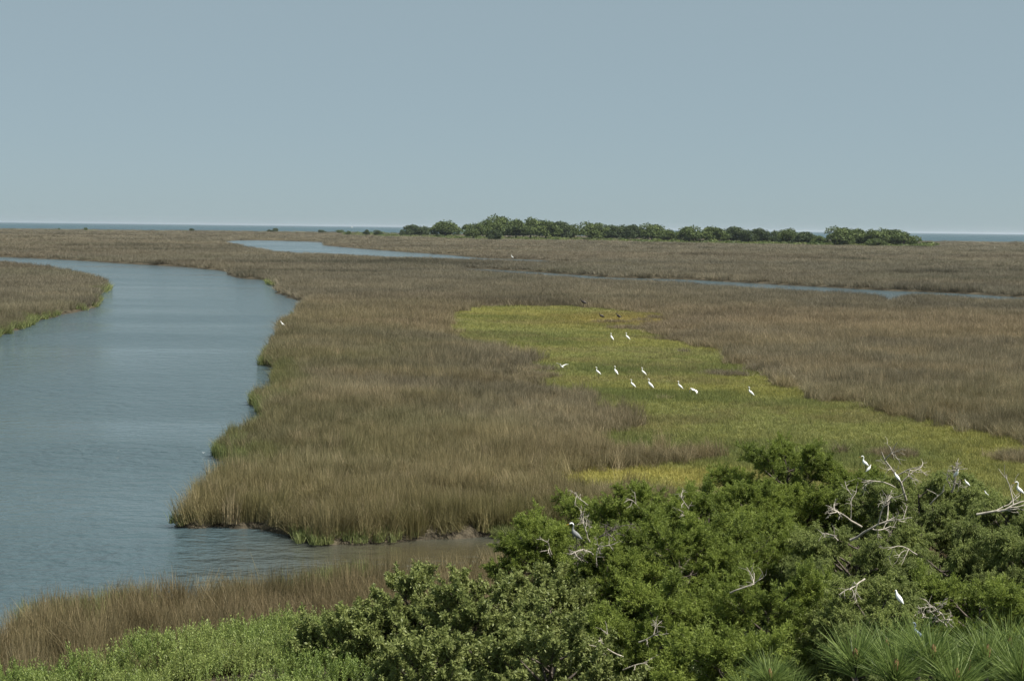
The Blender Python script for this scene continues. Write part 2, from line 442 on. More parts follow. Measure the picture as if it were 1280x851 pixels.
def rush_tuft(nb, rad, h0, h1, wid, lean, curve, seed):
    r = np.random.RandomState(seed)
    a = r.rand(nb) * 2 * math.pi; q = np.sqrt(r.rand(nb)) * rad
    base = np.stack([q * np.cos(a), q * np.sin(a), np.full(nb, -0.05)], -1)
    h = h0 + (h1 - h0) * r.rand(nb)
    la = r.rand(nb) * 2 * math.pi
    ln = np.abs(r.randn(nb)) * lean
    d = np.stack([np.cos(la) * ln, np.sin(la) * ln, np.ones(nb)], -1)
    mid = base + d * (h * 0.5)[:, None]
    d2 = d.copy(); d2[:, :2] *= (1 + curve); d2[:, 2] -= ln * 0.5
    tip = mid + d2 * (h * 0.5)[:, None]
    fa = r.rand(nb) * math.pi
    s = np.stack([np.cos(fa), np.sin(fa), np.zeros(nb)], -1) * wid
    V = np.stack([base - s, base + s, mid + s * .8, mid - s * .8, tip + s * .15, tip - s * .15], 1).reshape(-1, 3)
    k = np.arange(nb)[:, None] * 6
    Q = np.concatenate([k + [0, 1, 2, 3], k + [3, 2, 4, 5]])
    rn = np.repeat(r.rand(nb), 6); tp = np.tile([0, 0, .5, .5, 1, 1], nb)
    return V, Q, rn, tp

# marsh tints
def marsh_tint(X, Y, D):
    """colour of the standing rush itself: straw, grey-brown and olive stands"""
    grey = np.array([0.235, 0.207, 0.130]); tan = np.array([0.320, 0.255, 0.135]); olive = np.array([0.200, 0.195, 0.085]); dark = np.array([0.165, 0.145, 0.100])
    rust = np.array([0.275, 0.200, 0.115])
    a = sstep(.38, .62, fbm(X, Y, 60, 0, 4)); b = sstep(.42, .68, fbm(X, Y, 22, 2, 4)); c = sstep(.52, .72, fbm(X, Y, 35, 4, 4))
    e = sstep(.5, .7, fbm(X, Y, 9, 5, 3))
    col = mix(grey, tan, 0.55 * a)
    col = mix(col, np.broadcast_to(dark, col.shape), 0.55 * b)
    col = mix(col, np.broadcast_to(olive, col.shape), 0.38 * c)
    col = mix(col, np.broadcast_to(tan, col.shape), 0.4 * e)
    f = .10 + sstep(.5, .72, fbm(X, Y, 90, 6, 3)) * .4
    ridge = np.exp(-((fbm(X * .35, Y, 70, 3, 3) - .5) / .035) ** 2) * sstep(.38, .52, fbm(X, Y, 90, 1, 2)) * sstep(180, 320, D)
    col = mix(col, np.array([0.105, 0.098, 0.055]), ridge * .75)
    col = mix(col, np.broadcast_to(rust, col.shape), f)
    return col, dark, olive, tan, rust

HW = R(27)
def field_points(d0, d1, far0, cell):
    """jittered cells: square metres near, growing with distance beyond far0"""
    out = []
    if d0 < far0:
        hi = min(d1, far0); wx = hi * math.tan(HW)
        gx = np.arange(-wx, wx, cell); gy = np.arange(d0 * 0.8, hi, cell)
        X, Y = np.meshgrid(gx, gy); X = X.ravel(); Y = Y.ravel()
        X = X + (rs.rand(len(X)) - .5) * cell * 1.6; Y = Y + (rs.rand(len(Y)) - .5) * cell * 1.6
        D = np.hypot(X, Y); ok = (D > d0) & (D < hi) & (np.abs(np.arctan2(X, Y)) < HW)
        out.append(np.stack([X[ok], Y[ok]], -1))
    if d1 > far0:
        da = cell / far0
        ta = np.arange(-HW, HW, da); la = np.arange(math.log(max(far0, d0)), math.log(d1), da)
        T, L = np.meshgrid(ta, la); T = T.ravel() + (rs.rand(T.size) - .5) * da * 1.6; L = L.ravel() + (rs.rand(L.size) - .5) * da * 1.6
        D = np.exp(L); keep = rs.rand(len(D)) < np.clip(330 / D, 0.16, 1)
        D = D[keep]; T = T[keep]
        out.append(np.stack([D * np.sin(T), D * np.cos(T)], -1))
    return np.concatenate(out)

P2 = field_points(34, 2900, 85, 0.34)
X, Y = P2[:, 0], P2[:, 1]; D = np.hypot(X, Y)
ws = water_sd(X, Y); ms = meadow_sd(X, Y); upl = upland(X, Y)
sizeh = np.maximum(1, D / 85.0)
tuftr = 0.34 * sizeh
land = ws < -np.where(D > 150, tuftr * .75, 0.02 + tuftr * .15)
# --- tall rush
patchy = fbm(X, Y, 5, 1, 3)
tall = land & (ms < rs.randn(len(ms)) * .5) & (upl < 0.5)
# stray stands inside the meadow
stand = (fbm(X, Y, 9, 6, 3) > .70) & (ms > 0) & (ms < 5) & land & (Y > 88)
for (qx, qy, qr, qs) in ((1118, 572, 1.0, .7), (1050, 568, .6, .4), (860, 418, 4.0, 3.0), (770, 404, 3.0, .8), (905, 470, 2.0, .8), (1275, 575, 1.5, 1.2)):
    c_ = G(qx, qy); stand |= ((((X - c_[0]) / qr) ** 2 + ((Y - c_[1]) / qs) ** 2) < 1 + .4 * rs.randn(len(X))) & land
tall &= ~((fbm(X, Y, 1.3, 5, 2) < .36) & (D < 130) & (ws < -.6))   # small gaps between tussocks
tall |= stand
Xt, Yt, Dt = X[tall], Y[tall], D[tall]
col, dark, olive, tan, rust = marsh_tint(Xt, Yt, Dt)
wst = ws[tall]; mst = ms[tall]
edge = sstep(-3.0, -0.4, wst) * sstep(220, 120, Dt)
# greener, more olive rush along the banks, straw fronts at the near creek
gnoise = sstep(.45, .65, fbm(Xt, Yt, 7, 3, 2))
col = mix(col, np.broadcast_to(np.array([0.15, 0.165, 0.05]), col.shape), edge * gnoise * 0.7)
front = sstep(-9, -1.0, wst) * sstep(75, 64, Dt) * (Yt > 52)
col = mix(col, np.broadcast_to(np.array([0.29, 0.235, 0.115]), col.shape), front * 0.5)
spit = (Yt < 53) & (Yt > 30)
col = np.where(spit[:, None], mix(col, np.broadcast_to(np.array([0.225, 0.165, 0.105]), col.shape), np.full(len(col), .6)), col)
bgreen = sstep(-22, -4, wst) * sstep(.42, .6, fbm(Xt, Yt, 18, 5, 3)) * sstep(260, 140, Dt) * .42
col = mix(col, np.broadcast_to(np.array([0.125, 0.125, 0.045]), col.shape), bgreen)
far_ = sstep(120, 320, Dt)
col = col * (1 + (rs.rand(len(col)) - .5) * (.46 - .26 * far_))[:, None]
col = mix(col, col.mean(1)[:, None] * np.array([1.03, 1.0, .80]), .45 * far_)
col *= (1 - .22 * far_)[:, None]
patch_shade = sstep(.35, .68, fbm(Xt, Yt, 7, 6, 3))
col *= (.86 + .24 * patch_shade)[:, None]  # dark patch shadows in the rush, put into its tint
hh = (0.52 + 0.50 * fbm(Xt, Yt, 8, 7, 3) + 0.50 * fbm(Xt, Yt, 2.2, 3, 2) + 0.15 * rs.randn(len(Xt)))
hh *= 1 - 0.30 * sstep(-4, 0, mst) * (mst < 0)
hh *= 1 + .7 * np.exp(-((fbm(Xt * .35, Yt, 70, 3, 3) - .5) / .03) ** 2) * sstep(.38, .52, fbm(Xt, Yt, 90, 1, 2)) * sstep(180, 320, Dt) * sstep(-15, -60, wst)
hh *= 1 + 0.25 * (sstep(.55, .75, fbm(Xt, Yt, 45, 2, 3))) * sstep(150, 400, Dt)
hh = np.where(stand[tall], 0.55, hh)
hh = np.where(spit, hh + .12, hh)
straw = (rs.rand(len(Xt)) < .05) & (Dt < 150)
col[straw] = np.array([.34, .28, .165])
hh = np.clip(hh, .45, 1.9)
sx = sizeh[tall] * (0.85 + .5 * rs.rand(len(Xt)))
zt = np.interp(wst, [-1.0, 0.2], [0.0, -0.2])
n = len(Xt)
P = np.stack([Xt, Yt, zt], -1)
lx = (fbm(Xt, Yt, 2.4, 1, 2) - .5) * 1.1; ly = (fbm(Xt + 50, Yt, 2.4, 2, 2) - .5) * 1.1
ra = rs.rand(n) * 6.283      # blades of one tussock lean together
rot = np.stack([ly + rs.randn(n) * .09, lx + rs.randn(n) * .09, ra], -1)
rot[:, :2] /= np.clip(sx, 1, 3)[:, None]
size = np.stack([sx, sx, hh], -1)
T = [rush_tuft(95, .32, .7, 1.25, .0075, .17, .5, 11 + s) for s in range(3)] + [rush_tuft(85, .36, .55, 1.1, .0075, .34, .9, 21 + s) for s in range(2)]
var = rs.randint(0, 5, n); var = np.where(Dt > 200, var % 3, var)
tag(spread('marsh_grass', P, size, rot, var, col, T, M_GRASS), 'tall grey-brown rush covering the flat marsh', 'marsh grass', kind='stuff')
print('rush', n)

# --- short meadow grass
P2 = field_points(48, 300, 110, 0.30)
X, Y = P2[:, 0], P2[:, 1]; D = np.hypot(X, Y); ms = meadow_sd(X, Y); ws = water_sd(X, Y)
ok = (ms > -2.0) & (ws < -1) & (upland(X, Y) < .8)
X, Y, D, ms = X[ok], Y[ok], D[ok], ms[ok]
yel = np.array([0.295, 0.280, 0.080]); lime = np.array([0.245, 0.255, 0.088]); deep = np.array([0.150, 0.180, 0.058]); brn = np.array([0.235, 0.195, 0.095])
wj = rs.randn(len(X)) * .05
a = sstep(.36, .66, fbm(X, Y, 16, 1, 4) + wj); b = sstep(.46, .70, fbm(X * .7, Y, 10, 3, 4) + wj); c = sstep(.50, .68, fbm(X * .8, Y, 6, 6, 4) + wj); e = sstep(.56, .72, fbm(X, Y, 7, 0, 3))
col = mix(lime, yel, a * .7)
col = mix(col, np.broadcast_to(deep, col.shape), b * .75)
col = mix(col, np.broadcast_to(brn, col.shape), c * .5)
# ochre flat at the back, pale straw strip behind the near rush
back = G(800, 400); d2 = np.exp(-(((X - back[0]) / 14) ** 2 + ((Y - back[1]) / 16) ** 2))
col = mix(col, np.broadcast_to(np.array([0.33, 0.245, 0.075]), col.shape), d2 * .7)
st = G(790, 592); d3 = np.exp(-(((X - st[0]) / 6.5) ** 2 + ((Y - st[1] + .8) / 2.6) ** 2))
col = mix(col, np.broadcast_to(np.array([0.42, 0.375, 0.105]), col.shape), d3 * .9)
col *= (0.8 + .4 * rs.rand(len(X)))[:, None]
n = len(X); s = np.maximum(1, D / 110) * (.9 + .4 * rs.rand(n))
hz = (.7 + .7 * b + .35 * rs.randn(n) + .6 * sstep(.55, .75, fbm(X, Y, 4, 2, 2))) ; hz = np.clip(hz, .4, 1.8)
T = [rush_tuft(46, .26, .12, .30, .010, .35, .8, 41 + q) for q in range(3)]
tag(spread('meadow_grass', np.stack([X, Y, np.zeros(n)], -1), np.stack([s, s, hz], -1), np.stack([rs.randn(n) * .05, rs.randn(n) * .05, rs.rand(n) * 6.28], -1),
           rs.randint(0, 3, n), col, T, M_GRASS), 'short yellow-green grass of the open wet meadow', 'meadow grass', kind='stuff')
print('meadow', n)

# --- bright green cordgrass along the banks
P2 = field_points(40, 420, 90, 0.30)
X, Y = P2[:, 0], P2[:, 1]; D = np.hypot(X, Y); ws = water_sd(X, Y)
def blob(px, py, rx, ry):
    c = G(px, py, WZ); return np.exp(-(((X - c[0]) / rx) ** 2 + ((Y - c[1]) / ry) ** 2))
w = np.zeros(len(X))
for bl in ((430, 676, 2.2, 1.5), (475, 673, 1.2, 1.1), (650, 668, 1.4, 1.6), (395, 712, 1.2, 1.2), (375, 722, .9, 1.0), (286, 573, 1.1, 2.2), (297, 582, .9, 1.8), (322, 538, .9, 2.2), (337, 509, 2.2, 4.0), (340, 449, 3.0, 8), (240, 656, .6, .7),
           (133, 362, 4, 14), (128, 376, 3, 7), (60, 404, 8, 9), (12, 420, 4, 8), (336, 355, 4, 12), (75, 805, 1.1, .7), (150, 794, .8, .6), (290, 780, .5, .6), (395, 764, .9, .9), (440, 758, .6, .7)):
    w = np.maximum(w, blob(*bl))
ok = (ws < 0.45) & (w > rs.rand(len(X)) * .55 + .12)
extra = (D > 68) & (ws < 0.1) & (ws > -1.6) & (fbm(X, Y, 6, 6, 2) > .64) & (D < 260) & (rs.rand(len(X)) < .35)
ok |= extra
X, Y, D, ws = X[ok], Y[ok], D[ok], ws[ok]; n = len(X)
col = mix(np.array([0.150, 0.185, 0.065]), np.array([0.215, 0.235, 0.090]), rs.rand(n))
s = np.maximum(1, D / 90) * (.8 + .3 * rs.rand(n)); hz = .40 + .30 * rs.rand(n) + .55 * (D > 68) + 1.0 * (D < 52)
T = [rush_tuft(46, .22, .45, .85, .013, .22, .7, 51 + q) for q in range(3)]
tag(spread('cordgrass', np.stack([X, Y, np.interp(ws, [-1, 0.2], [0, -.3])], -1), np.stack([s, s, hz], -1), np.stack([rs.randn(n) * .05, rs.randn(n) * .05, rs.rand(n) * 6.28], -1),
           rs.randint(0, 3, n), col, T, M_GRASS), 'bright green cordgrass fringing the muddy banks', 'cordgrass', kind='stuff')

# --- marsh elder thicket, bottom left and under the trees
def shoot(seed, h, nl, ll, lw):
    r = np.random.RandomState(seed)
    V = []; Q = []; rn = []; tp = []; o = 0
    for q in range(4):
        a = r.rand() * 6.28; l = r.rand() * .28
        dr = np.array([math.cos(a) * l, math.sin(a) * l, 1.0]); b0 = np.array([r.randn() * .08, r.randn() * .08, -.1])
        hq = h * (.75 + .35 * r.rand())
        for k in range(nl):
            t = .15 + .85 * k / nl; p0 = b0 + dr * t * hq
            a2 = k * 2.4 + r.rand(); el = .5 + .5 * t + r.randn() * .2
            d = np.array([math.cos(a2) * math.cos(el), math.sin(a2) * math.cos(el), math.sin(el)])
            s = unit(np.cross(d, [0, 0, 1.0]) + r.randn(3) * .3) * lw; L = ll * (1.1 - .45 * t) * (.8 + .4 * r.rand())
            V += [p0, p0 + d * L * .45 + s, p0 + d * L, p0 + d * L * .45 - s]; Q.append([o, o + 1, o + 2, o + 3]); o += 4
            rn += [r.rand()] * 4; tp += [t] * 4
    return np.array(V), np.array(Q), np.array(rn), np.array(tp)
P2 = field_points(24, 56, 85, 0.17)
X, Y = P2[:, 0], P2[:, 1]
up_ = upland(X, Y)
ok = up_ > .35
X, Y, up_ = X[ok], Y[ok], up_[ok]; n = len(X)
mound = sstep(.25, .75, fbm(X, Y, 2.2, 3, 3))
rowz = (0.0 + 0.95 * sstep(.35, 1.0, up_)) * (.45 + .95 * mound) * sstep(0, 1, 1.0)
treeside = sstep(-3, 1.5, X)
gap = fbm(X, Y, 1.1, 6, 2)
keep = (gap > .30) | (rs.rand(n) < .35)
X, Y, mound, rowz, treeside = X[keep], Y[keep], mound[keep], rowz[keep], treeside[keep]; n = len(X)
z = rowz - .12 * rs.rand(n)
col = mix(np.array([0.155, 0.215, 0.052]), np.array([0.225, 0.275, 0.080]), sstep(.35, .65, fbm(X, Y, 3, 1, 3)))
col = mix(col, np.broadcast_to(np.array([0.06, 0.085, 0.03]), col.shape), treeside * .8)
col *= (.8 + .4 * rs.rand(n))[:, None]
T = [shoot(60 + q, .5, 22, .075, .011) for q in range(4)]
s = .8 + .5 * rs.rand(n)
tag(spread('marsh_elder_thicket', np.stack([X, Y, z + .35], -1), np.stack([s, s, s], -1), np.stack([rs.randn(n) * .22, rs.randn(n) * .22, rs.rand(n) * 6.28], -1),
           rs.randint(0, 4, n), col, T, M_SHOOT), 'low bright green thicket of leafy shrubs along the near edge', 'thicket', kind='stuff')
print('thicket', n)

# ------------------------------------------------------------------ trees near the tower
def rand_dirs(n, r):
    return unit(r.randn(n, 3))

def leafmesh(name, P, Dd, L, W, rnd, mat, r, droop=0.0):
    """rhombic leaves from points, directions, lengths, widths"""
    n = len(P)
    S = unit(np.cross(Dd, rand_dirs(n, r))) * W[:, None]
    m1 = P + Dd * (L * .45)[:, None]
    tip = P + Dd * L[:, None]; tip[:, 2] -= droop * L
    V = np.stack([P, m1 + S, tip, m1 - S], 1).reshape(-1, 3)
    Q = np.arange(4 * n).reshape(-1, 4)
    return mesh_np(name, V, [(Q, 0)], [mat], {'rnd': ('FLOAT', 'POINT', np.repeat(rnd, 4))})

def limbs(H, Rx, zb, r, n_limb, flat=.5, lob=.25, ry=1.0):
    """main limb curves spread over a domed crown; returns list of polylines (10,3)"""
    ph = r.rand(3) * 6.28; out = []
    for i in range(n_limb):
        az = i * 2.39996 + r.randn() * .25
        f = ((i + .5) / n_limb) ** .8            # 0 low .. 1 top
        f = 1 - f
        f = np.clip(f + r.randn() * .05, 0, 1)
        zc = zb + (H - zb) * (f ** flat)
        q = math.sqrt(max(0.0, 1 - f ** 2.2))
        lobe = 1 + lob * math.sin(2 * az + ph[0]) + lob * .6 * math.sin(3 * az + ph[1])
        rad = Rx * (q * .92 + .08) * lobe * (.78 + .3 * r.rand())
        end = np.array([rad * math.cos(az), rad * ry * math.sin(az), zc + r.randn() * .08 * (H - zb)])
        z0 = max(.25 * H, zc - rad * (.35 + .3 * r.rand()) - .2)
        z0 = min(z0, .88 * H)
        st = np.array([0.06 * r.randn(), 0.06 * r.randn(), z0])
        t = np.linspace(0, 1, 10)[:, None]
        ctl = (st + end) / 2 + np.array([0, 0, -.10 * rad]) + r.randn(3) * .08 * rad
        out.append((1 - t) ** 2 * st + 2 * t * (1 - t) * ctl + t ** 2 * end)
    return out

def crown_twigs(H, Rx, zb, r, n_limb, n_br, n_sp, br_len, weep=0.0, flat=.5, lob=.25, up=.25):
    """sprays (point, direction) and the wood that carries them"""
    LM = limbs(H, Rx, zb, r, n_limb, flat, lob)
    SP = []; SD = []; wood = []; tone = []
    for lm in LM:
        llen = np.linalg.norm(lm[-1] - lm[0])
        wood.append((lm, np.linspace(.022 + .012 * llen, .008, len(lm))))
        tonel = r.rand()
        for b in range(n_br):
            t = .52 + .48 * (b + r.rand()) / n_br
            k = min(int(t * 9), 8); p = lm[k] + (lm[k + 1] - lm[k]) * (t * 9 - k)
            dirl = unit(lm[k + 1] - lm[k])
            side = unit(np.cross(dirl, [0, 0, 1.0])) * (1 if b % 2 else -1)
            d = unit(dirl * (.5 + .5 * r.rand()) + side * (.9 * r.rand() + .25) + np.array([0, 0, up + .35 * r.randn()]))
            bl = br_len * (.6 + .7 * r.rand()) * (1.15 - .4 * t)
            pts = p + d * np.linspace(0, bl, 5)[:, None]
            pts[:, 2] += -weep * np.linspace(0, 1, 5) ** 2 * bl
            wood.append((pts, np.linspace(.009, .003, 5)))
            tb = .5 * tonel + .5 * r.rand()
            for q in range(n_sp):
                u = .15 + .85 * (q + r.rand()) / n_sp
                kk = min(int(u * 4), 3); sp = pts[kk] + (pts[kk + 1] - pts[kk]) * (u * 4 - kk)
                sdv = unit(d * .7 + r.randn(3) * .55 + np.array([0, 0, .25 - 1.3 * weep]))
                SP.append(sp); SD.append(sdv); tone.append(tb)
    return np.array(SP), np.array(SD), np.array(tone), wood

def trunk_path(H, r, wob=.12, n=8):
    t = np.linspace(0, 1, n)
    P = np.stack([np.cumsum(r.randn(n)) * wob * .4, np.cumsum(r.randn(n)) * wob * .4, t * H], -1)
    P[0, :2] = 0; P[:, :2] *= np.linspace(0, 1, n)[:, None]
    return P

def make_tree(name, kind, x, y, H, Rx, seed, label, cat, group, weep=0.0, dens=1.0, zb=None, flat=.5, lob=.25):
    r = np.random.RandomState(seed)
    zb = zb if zb is not None else H * .30
    root = tag(link(name, None, loc=(x, y, 0.3)), label, cat, group)
    H = H - .3
    if kind == 'cedar' or kind == 'weeping':
        nl = int(27 * dens * (.5 + .5 * Rx / 2.2)); nb = 15; ns = 8; nbl = 52
        SP, SD, tone, wood = crown_twigs(H, Rx, zb, r, nl, nb, ns, .62, weep, flat, lob)
        k = len(SP)
        p = np.repeat(SP, nbl, 0); d = np.repeat(SD, nbl, 0)
        al = r.rand(len(p)); sl = .24 * (.8 + .5 * np.repeat(r.rand(k), nbl))
        p = p + d * (al * sl)[:, None] + r.randn(len(p), 3) * .018
        dd = unit(d * .75 + r.randn(len(p), 3) * .50 + np.array([0, 0, .12 - .6 * weep]))
        L = (.040 + .055 * r.rand(len(p))); W = L * .10 + .0025
        rnd = np.clip(np.repeat(tone, nbl) * .6 + .25 * r.rand(len(p)) + .22 * al - .03, 0, 1)
        mat = M_CEDAR2 if kind == 'weeping' else M_CEDAR
        link('crown', leafmesh('crown', p, dd, L, W, rnd, mat, r, .15 + weep * .4), root)
    else:   # broad glossy leaves in rosettes
        nl = int(36 * dens * (.5 + .5 * Rx / 2.0)); nb = 11; ns = 7; nbl = 17
        SP, SD, tone, wood = crown_twigs(H, Rx, zb, r, nl, nb, ns, .50, -.1, flat, lob, up=.45)
        k = len(SP)
        SD = unit(SD + np.array([0, 0, .7]))
        p = np.repeat(SP, nbl, 0); d = np.repeat(SD, nbl, 0)
        al = r.rand(len(p))
        p = p + d * (al * .15)[:, None]
        dd = unit(d * .45 + r.randn(len(p), 3) * .62)
        L = (.075 + .05 * r.rand(len(p))); W = L * .19
        rnd = np.clip(np.repeat(tone, nbl) * .45 + .55 * r.rand(len(p)), 0, 1)
        link('crown', leafmesh('crown', p, dd, L, W, rnd, M_MYRTLE, r, .1), root)
    tp = trunk_path(H * .9, r)
    V, Q = tubes([(tp, np.linspace(.05 + .02 * H, .02, len(tp)))], 8)
    link('trunk', mesh_np('trunk', V, [(Q, 0)], [M_BARK], smooth=True), root)
    V, Q = tubes(wood, 4)
    link('branches', mesh_np('branches', V, [(Q, 0)], [M_BARK], smooth=True), root)
    return root

def snag(base, tipdir, length, r, depth=0, rad=.03):
    """bare branch: a crooked main stem with forking side twigs"""
    paths = []
    def grow(p, d, L, rad, lev):
        n = 6; pts = [p]
        for q in range(n):
            d = unit(d + r.randn(3) * .16 + np.array([0, 0, -.02]))
            pts.append(pts[-1] + d * L / n)
        pts = np.array(pts)
        paths.append((pts, np.linspace(rad, rad * .45, n + 1)))
        if lev < 3:
            for q in range(4 if lev < 2 else 3):
                k = 2 + int(r.rand() * (n - 2)); s = unit(r.randn(3) * np.array([1, 1, .7]) + np.array([0, -.1, 0]))
                grow(pts[k], unit(d * .8 + s * .85), L * (.36 + .28 * r.rand()), rad * .55, lev + 1)
    grow(np.array(base, float), unit(np.array(tipdir, float)), length, rad, depth)
    return paths

def add_snag(root, px0, py0, px1, py1, y, seed, rad=.03, name='dead_branch', mat=None, depth=0, dy=-.2, grow=1.0):
    r = np.random.RandomState(seed)
    a = AT(px0, py0, y); b = AT(px1, py1, y + dy)
    L = np.linalg.norm(b - a) * grow
    a = a + np.array([0, .28, -.12]); L = L * .95
    V, Q = tubes(snag(a - np.array(root.location), (b - a) * np.array([1, 1, .9]), L, r, depth, rad * .75), 5)
    return link(name, mesh_np(name, V, [(Q, 0)], [mat or M_DEAD], smooth=True), root)

def tree_px(px, py_top, y, wpx):
    """position and height of a tree whose top shows at (px,py_top) at distance y, wpx wide"""
    p = AT(px, py_top, y)
    return p[0], y, p[2], wpx / 2 * y / F

GR_C = 'cedars below the lookout'
TREES = {}
def add(key, kind, px, py, y, wpx, seed, label, weep=0.0, dens=1.0, flat=.5, lob=.25, zb=None, cat='tree', name=None, group=None):
    x, yy, H, Rx = tree_px(px, py, y, wpx)
    H -= .22
    name = name or ('cedar_tree' if kind != 'glossy' else 'wax_myrtle')
    TREES[key] = make_tree(name, kind, x, yy, H, Rx, seed, label, cat, group or (GR_C if kind != 'glossy' else 'glossy shrubs by the cedars'), weep, dens, zb, flat, lob)
    return TREES[key]

add('tall', 'cedar', 985, 556, 49, 165, 1, 'tall dark green cedar rising highest against the meadow', dens=1.5, flat=.75, lob=.15)
add('tall2', 'cedar', 1060, 585, 48.5, 110, 2, 'smaller cedar leaning against the right flank of the tallest cedar', flat=.6)
add('snagged', 'weeping', 1150, 592, 46, 170, 3, 'drooping cedar whose bleached bare limb carries perched egrets', weep=.45, dens=1.1)
add('snagged2', 'weeping', 1205, 596, 47.5, 110, 17, 'drooping cedar with a fan of bleached twigs on top', weep=.4, dens=1.0)
add('rightedge', 'weeping', 1262, 622, 43, 150, 4, 'drooping cedar cut by the frame with one egret on its crest', weep=.6, dens=1.45)
add('shade', 'cedar', 935, 612, 46.5, 120, 19, 'low dark cedar filling the left foot of the tallest cedar', dens=1.4, flat=.5)
add('shade2', 'cedar', 955, 648, 43.5, 130, 20, 'shaded cedar in the hollow between the tallest and the broad spreading cedar', dens=1.3, flat=.5)
add('hedge', 'cedar', 790, 618, 46, 190, 5, 'flat-topped cedar directly in front of the yellow grass strip', dens=1.2, flat=.35, lob=.35)
add('hedge2', 'cedar', 880, 618, 45, 120, 6, 'small cedar tucked between the flat-topped cedar and the tallest cedar', flat=.45)
add('broad', 'cedar', 850, 655, 40.5, 235, 7, 'broad spreading cedar with a smooth bright green top', dens=1.2, flat=.40, lob=.2)
add('middle', 'weeping', 1075, 655, 40, 230, 8, 'broad drooping cedar with sprawling white bare branches across its top', weep=.4, dens=1.2, flat=.42)
add('nestside', 'cedar', 672, 657, 42.5, 90, 9, 'small rounded cedar at the creek end beside the grey heron', flat=.5)
add('nest', 'cedar', 760, 690, 39.5, 90, 10, 'cedar with a grey tangle of dead twigs where a heron stands', flat=.5)
add('front', 'cedar', 830, 728, 34, 185, 11, 'cedar in front with an open dark middle and bare grey limbs', dens=1.0, flat=.5)
add('front2', 'cedar', 965, 722, 34, 180, 12, 'dense cedar in front between the open cedar and the pines', dens=1.0, flat=.45)
add('underpine', 'weeping', 1090, 735, 32, 165, 13, 'drooping cedar behind the pine needles with an egret in its side', weep=.4, flat=.45)
add('underpine2', 'cedar', 1225, 725, 33, 170, 14, 'cedar behind the pine tops with a heap of dead sticks beside it', flat=.45)
add('gapfill', 'weeping', 1180, 680, 39, 150, 15, 'shaded drooping cedar in the middle of the right-hand stand', weep=.5, flat=.45)
add('edge2', 'weeping', 1285, 668, 38, 150, 18, 'dark drooping cedar at the frame edge below the egret on the crest', weep=.5, dens=1.2, flat=.45)
add('low', 'cedar', 900, 790, 28, 150, 16, 'low cedar at the bottom of the picture left of the pines', flat=.45)
add('m1', 'glossy', 600, 728, 36, 190, 31, 'broad glossy-leaved shrub with pale green tops in the middle of the foreground', dens=1.25, flat=.5)
add('m2', 'glossy', 510, 714, 37.5, 110, 32, 'tall glossy-leaved shrub with upright shoots against the brown grass', dens=1.0, flat=.8)
add('m3', 'glossy', 440, 765, 36, 120, 33, 'low glossy-leaved shrub at the edge of the green thicket', dens=1.0, flat=.5)
add('m4', 'glossy', 690, 712, 38, 120, 34, 'glossy-leaved shrub growing into the creek-end cedar', dens=1.0, flat=.5)
add('m5', 'glossy', 690, 780, 31.5, 190, 35, 'nearest glossy-leaved shrub with pale rosettes at the bottom edge', dens=1.15, flat=.5)
add('m6', 'glossy', 530, 790, 31.5, 140, 36, 'dark-hollowed glossy-leaved shrub at the bottom edge beside the thicket', dens=.9, flat=.5)

# bare, bleached branches on their trees
add_snag(TREES['snagged'], 1136, 622, 1092, 584, 44.6, 101, .055, grow=1.25)
add_snag(TREES['snagged'], 1122, 606, 1076, 590, 44.7, 111, .03, grow=1.0, depth=1)
add_snag(TREES['snagged2'], 1193, 612, 1198, 582, 45.4, 102, .05, grow=1.25)
add_snag(TREES['snagged2'], 1192, 606, 1170, 594, 45.4, 112, .03, grow=1.1, depth=1)
add_snag(TREES['snagged2'], 1160, 632, 1190, 613, 45.2, 113, .04, grow=1.0, depth=2)
add_snag(TREES['middle'], 1066, 672, 1130, 652, 38.0, 103, .05, grow=1.05)
add_snag(TREES['middle'], 1080, 655, 1040, 622, 38.6, 104, .045, grow=1.2)
add_snag(TREES['middle'], 1050, 672, 1032, 650, 38.4, 114, .035, grow=1.1, depth=1)
add_snag(TREES['rightedge'], 1225, 640, 1290, 616, 41.4, 105, .05, grow=1.1, depth=1)
for q, (a, b2, c, d) in enumerate(((738, 674, 722, 648), (750, 668, 775, 650), (742, 690, 722, 668), (735, 700, 718, 684), (752, 690, 740, 664), (770, 672, 760, 650))):
    add_snag(TREES['nest'], a, b2, c, d, 38.6, 120 + q, .028, grow=1.2, mat=M_DEADBR if q % 2 else None, depth=0)
for q, (a, b2, c, d, key, yy) in enumerate(((735, 628, 718, 614, 'hedge', 44.4), (800, 632, 785, 614, 'hedge', 44.4), (862, 632, 846, 620, 'hedge2', 43.6), (852, 640, 868, 626, 'hedge2', 43.6),
        (915, 738, 960, 720, 'front2', 32.4), (780, 818, 730, 808, 'front', 31.8), (800, 800, 822, 775, 'front', 31.8),
        (780, 835, 800, 812, 'front', 31.6), (1150, 690, 1110, 680, 'middle', 37.8), (1085, 720, 1055, 722, 'underpine', 31.2), (690, 690, 680, 672, 'nestside', 41.0))):
    add_snag(TREES[key], a, b2, c, d, yy, 140 + q, .026, grow=1.1, depth=1)
for q, (a, b2, c, d) in enumerate(((1165, 762, 1192, 752), (1160, 768, 1158, 748), (1185, 770, 1160, 756), (1175, 774, 1196, 764), (1188, 780, 1180, 760))):
    add_snag(TREES['underpine2'], a, b2, c, d, 31.0, 160 + q, .03, grow=1.1, depth=1)

